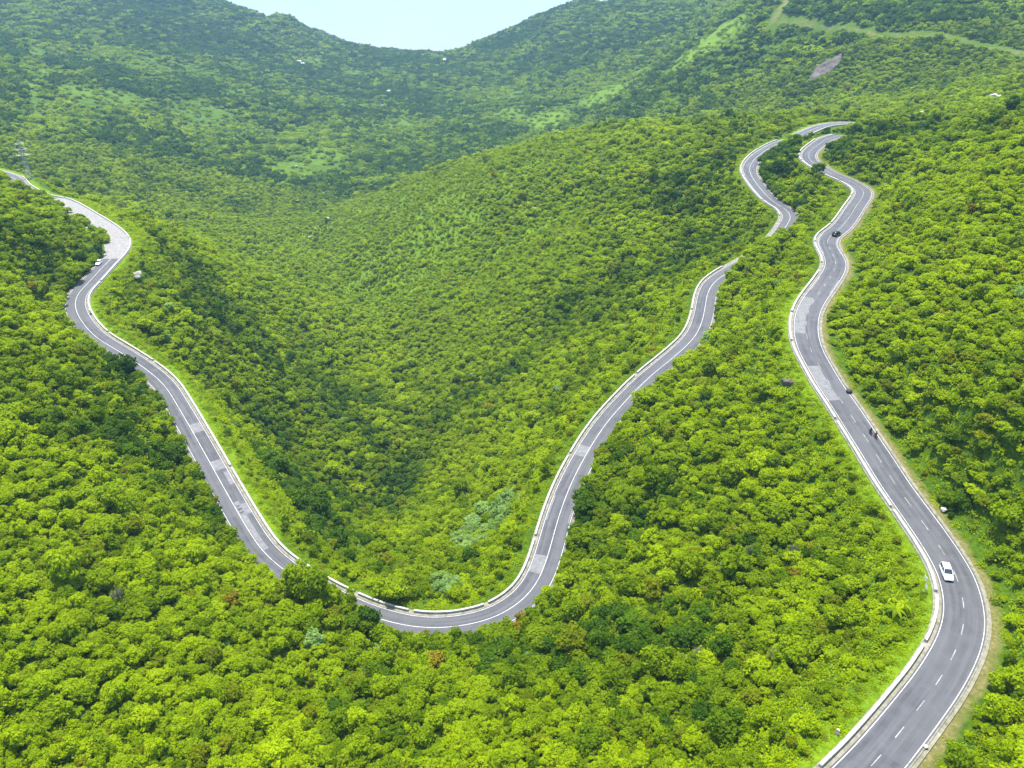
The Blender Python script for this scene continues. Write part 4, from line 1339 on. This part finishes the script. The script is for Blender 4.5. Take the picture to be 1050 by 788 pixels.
# trees that stand out
def tree_at(u, v, s, h, tnt, shp, label, lift=0.0):
    p = hit(u, v)
    return add_tree(p[0], p[1], p[2] + lift, s, h, random.uniform(0, 6), tnt, shp, label, 'tree', None)
def edge_tree(key, u, v, lat, s, h, tnt, shp, label):
    loc, hd = rail_side(key, u, v, lat)
    return add_tree(loc.x, loc.y, loc.z, s, h, random.uniform(0, 6), tnt, shp, label, 'tree', None)
edge_tree('lower', 150, 381, -6.6, 3.2, 1.25, 'deep', 2, 'dark round tree leaning over the left road above its long straight')
edge_tree('lower', 128, 366, -7.0, 2.7, 1.0, 'deep', 1, 'dark spreading tree left of the round one that overhangs the left road')
edge_tree('lower', 806, 216, -6.2, 3.6, 1.1, 'deep', 1, 'broad dark tree hiding the dip of the high left road')
edge_tree('lower', 798, 209, -6.0, 2.4, 0.8, 'olive', 1, 'small olive tree above the broad dark one at the high left road')
tree_at(404, 612, 3.6, 0.9, 'green', 0, 'broad rounded pale tree standing just inside the valley hairpin')
edge_tree('lower', 395, 638, -6.4, 2.9, 1.35, 'deep', 5, 'bushy dark tree in front of the valley hairpin beside the tree gap')
for k, (u, v, lat, sz, h, tn, lb) in enumerate([(330, 610, -5.6, 2.4, 1.5, 'green', 'tall green tree hiding the left road end, uppermost of the row at the tree gap'), (339, 615, -4.4, 2.8, 2.15, 'lime', 'tall yellow-green tree in the gap of the left road, second of the row'),
                                            (347, 619, -4.1, 2.8, 2.3, 'green', 'tall green tree in the gap of the left road, third of the row'), (355, 623, -4.3, 2.8, 2.15, 'lime', 'tall yellow-green tree in the gap of the left road, fourth of the row'), (364, 627, -5.2, 2.4, 1.5, 'green', 'green tree right of the tree gap, lowest of the row'),
                                            (340, 616, -9.5, 2.8, 1.9, 'lime', 'yellow-green tree on the hump behind the tree gap, left of three'), (350, 620, -9.5, 2.8, 2.1, 'green', 'green tree on the hump behind the tree gap, middle of three'), (360, 625, -9.5, 2.8, 1.9, 'lime', 'yellow-green tree on the hump behind the tree gap, right of three')]):
    edge_tree('lower', u, v, lat, sz, h, tn, (0, 2, 5, 3, 0, 2, 5, 4)[k], lb)
edge_tree('lower', 371, 630, -4.6, 2.6, 2.0, 'green', 2, 'tall green tree ending the tree gap just left of where the hairpin reappears')
edge_tree('lower', 379, 633, -5.2, 2.3, 1.6, 'lime', 0, 'yellow-green tree between the tree gap and the bushy dark tree at the hairpin')
edge_tree('lower', 62, 207, -8.5, 2.9, 1.0, 'green', 4, 'ragged tree standing on the edge of the bleached lay-by')
edge_tree('lower', 82, 216, -12.5, 2.6, 1.3, 'deep', 6, 'upright dark tree at the lower edge of the bleached lay-by')
edge_tree('upper', 829, 161, 7.0, 2.5, 1.1, 'deep', 0, 'dark tree in front of the last visible bend of the right road')
edge_tree('upper', 851, 178, 6.8, 2.9, 1.2, 'deep', 5, 'bushy dark tree covering the road between the last two high bends')

def big_leaf(bm, base, ang, ln, droop, wid):
    pts = []
    for k in range(7):
        q = k / 6
        pts.append(Vector((math.cos(ang) * ln * q, math.sin(ang) * ln * q, ln * (0.75 * q - droop * q * q))) + base)
    side = Vector((-math.sin(ang), math.cos(ang), 0))
    prev = None
    for k, p_ in enumerate(pts):
        w_ = wid * math.sin(math.pi * min(1, 0.08 + k / 6 * 0.95)) + 0.01
        row = [bm.verts.new(p_ - side * w_ - Vector((0, 0, w_ * 0.35))), bm.verts.new(p_), bm.verts.new(p_ + side * w_ - Vector((0, 0, w_ * 0.35)))]
        if prev:
            bm.faces.new((prev[0], prev[1], row[1], row[0])); bm.faces.new((prev[1], prev[2], row[2], row[1]))
        prev = row
for k, (u, v, s, lb) in enumerate([(905, 631, 1.0, 'banana plant left of the white car bend, left one of the cluster'), (916, 634, 1.15, 'largest banana plant in the cluster below the white car bend'), (925, 627, 0.95, 'banana plant nearest the parapet left of the white car bend'), (912, 620, 0.9, 'upper banana plant of the cluster left of the white car bend')]):
    p = hit(u, v)
    t = empty('banana_plant', (p[0], p[1], p[2]), lb, 'banana plant', 'banana plants below the parapet', k * 1.3)
    t.scale = (s, s, s)
    bm = bmesh.new(); bm_tube(bm, (0, 0, -0.3), (0.05, 0, 1.9), 0.15, 0.09, 9); obj('stem', bm_mesh('stem', bm, TINTS['green']), t)
    for j in range(9):
        bm = bmesh.new()
        big_leaf(bm, Vector((0.05, 0, 1.8)), j * 2.399 + k, random.uniform(1.5, 2.3), random.uniform(0.75, 1.25), random.uniform(0.20, 0.30))
        obj('leaf', bm_mesh('leaf', bm, TINTS['green' if j % 3 == 0 else 'lime'], True), t)
for u, v, s, lb in [(716, 680, 1.7, 'grey leafless shrub among green crowns left of the nearest road stretch'), (792, 680, 1.5, 'grey leafless shrub between the valley hairpin and the nearest road'), (768, 574, 1.6, 'grey leafless shrub in the middle of the slope between the two roads'), (812, 572, 1.5, 'pale twiggy shrub right of the grey one on the slope between the roads'), (123, 618, 1.8, 'grey leafless shrub in the thick woods near the left edge')]:
    p = hit(u, v)
    t = empty('dead_shrub', (p[0], p[1], p[2] + 0.6), lb, 'shrub', 'grey leafless shrubs on the near slope', random.uniform(0, 6)); t.scale = (s, s, s * 1.25)
    obj('trunk', TRUNKS[0], t)
    rr_ = np.random.default_rng(int(u))
    bm = bmesh.new()
    for k in range(46):
        d = Vector(rr_.normal(0, 1, 3)); d.z = abs(d.z) * 0.9 + 0.25; d.normalize()
        a = Vector((0, 0, 0.55)) + d * 0.2
        b_ = a + d * rr_.uniform(0.4, 0.75)
        bm_tube(bm, a, b_, 0.02, 0.012, 4)
        for q in range(3):
            bm_tube(bm, a.lerp(b_, 0.5 + 0.15 * q), a.lerp(b_, 0.6 + 0.15 * q) + Vector(rr_.normal(0, 0.15, 3)), 0.014, 0.007, 3)
    obj('twigs', bm_mesh('twigs', bm, TINTS['grey']), t)

# ------------------------------------------------------------------ air, light, camera
hz_bm = bmesh.new()
bm_box(hz_bm, (0, 12000, (CAMZ + 30 - 14) / 2), (34000, 26000, CAMZ + 30 + 14))
m = bpy.data.materials.new('thin_haze'); m.use_nodes = True
nt = m.node_tree
nt.nodes.remove(nt.nodes['Principled BSDF'])
pv = N(nt, 'ShaderNodeVolumePrincipled')
pv.inputs['Color'].default_value = (0.40, 0.68, 1.0, 1)
pv.inputs['Density'].default_value = 0.0001
pv.inputs['Anisotropy'].default_value = 0.2
nt.links.new(pv.outputs[0], nt.nodes['Material Output'].inputs['Volume'])
hzo = obj('haze', bm_mesh('haze', hz_bm, m), kind='stuff', label='thin pale haze hanging over the valley and the sea', cat='haze')

SUN_EL, SUN_AZ = R(76), R(-25)        # azimuth from straight ahead (+Y), negative = to the left
sd = Vector((math.sin(SUN_AZ) * math.cos(SUN_EL), math.cos(SUN_AZ) * math.cos(SUN_EL), math.sin(SUN_EL)))
sun = bpy.data.lights.new('sun', 'SUN')
sun.energy = 4.2; sun.angle = R(0.6); sun.color = (1.0, 0.95, 0.86)
so = bpy.data.objects.new('sun', sun); link(so)
so.rotation_euler = sd.to_track_quat('Z', 'Y').to_euler()
so.location = (0, 0, CAMZ + 400)

w = bpy.data.worlds.new('World'); scene.world = w
w.use_nodes = True
nt = w.node_tree
sky = nt.nodes.new('ShaderNodeTexSky')
sky.sky_type = 'NISHITA'; sky.sun_disc = False
sky.sun_elevation = SUN_EL; sky.sun_rotation = SUN_AZ
sky.air_density = 1.0; sky.dust_density = 1.5
nt.links.new(sky.outputs[0], nt.nodes['Background'].inputs['Color'])
nt.nodes['Background'].inputs['Strength'].default_value = 0.15

cam = bpy.data.cameras.new('camera')
cam.sensor_width = 36.0; cam.sensor_fit = 'HORIZONTAL'
cam.lens = 36.0 * FPX / 1050.0
cam.clip_start = 1.0; cam.clip_end = 60000
co = bpy.data.objects.new('camera', cam); link(co)
co.location = (0, 0, CAMZ); co.rotation_euler = (R(90) - PITCH, 0, 0)
scene.camera = co
scene.view_settings.view_transform = 'Standard'
scene.view_settings.look = 'None'
scene.view_settings.exposure = 1.27
scene.view_settings.gamma = 1.0
scene.cycles.max_bounces = 6
scene.cycles.diffuse_bounces = 3
scene.cycles.transmission_bounces = 3
scene.cycles.transparent_max_bounces = 4
scene.cycles.volume_bounces = 1
scene.cycles.use_denoising = True
scene.cycles.denoising_prefilter = 'ACCURATE'
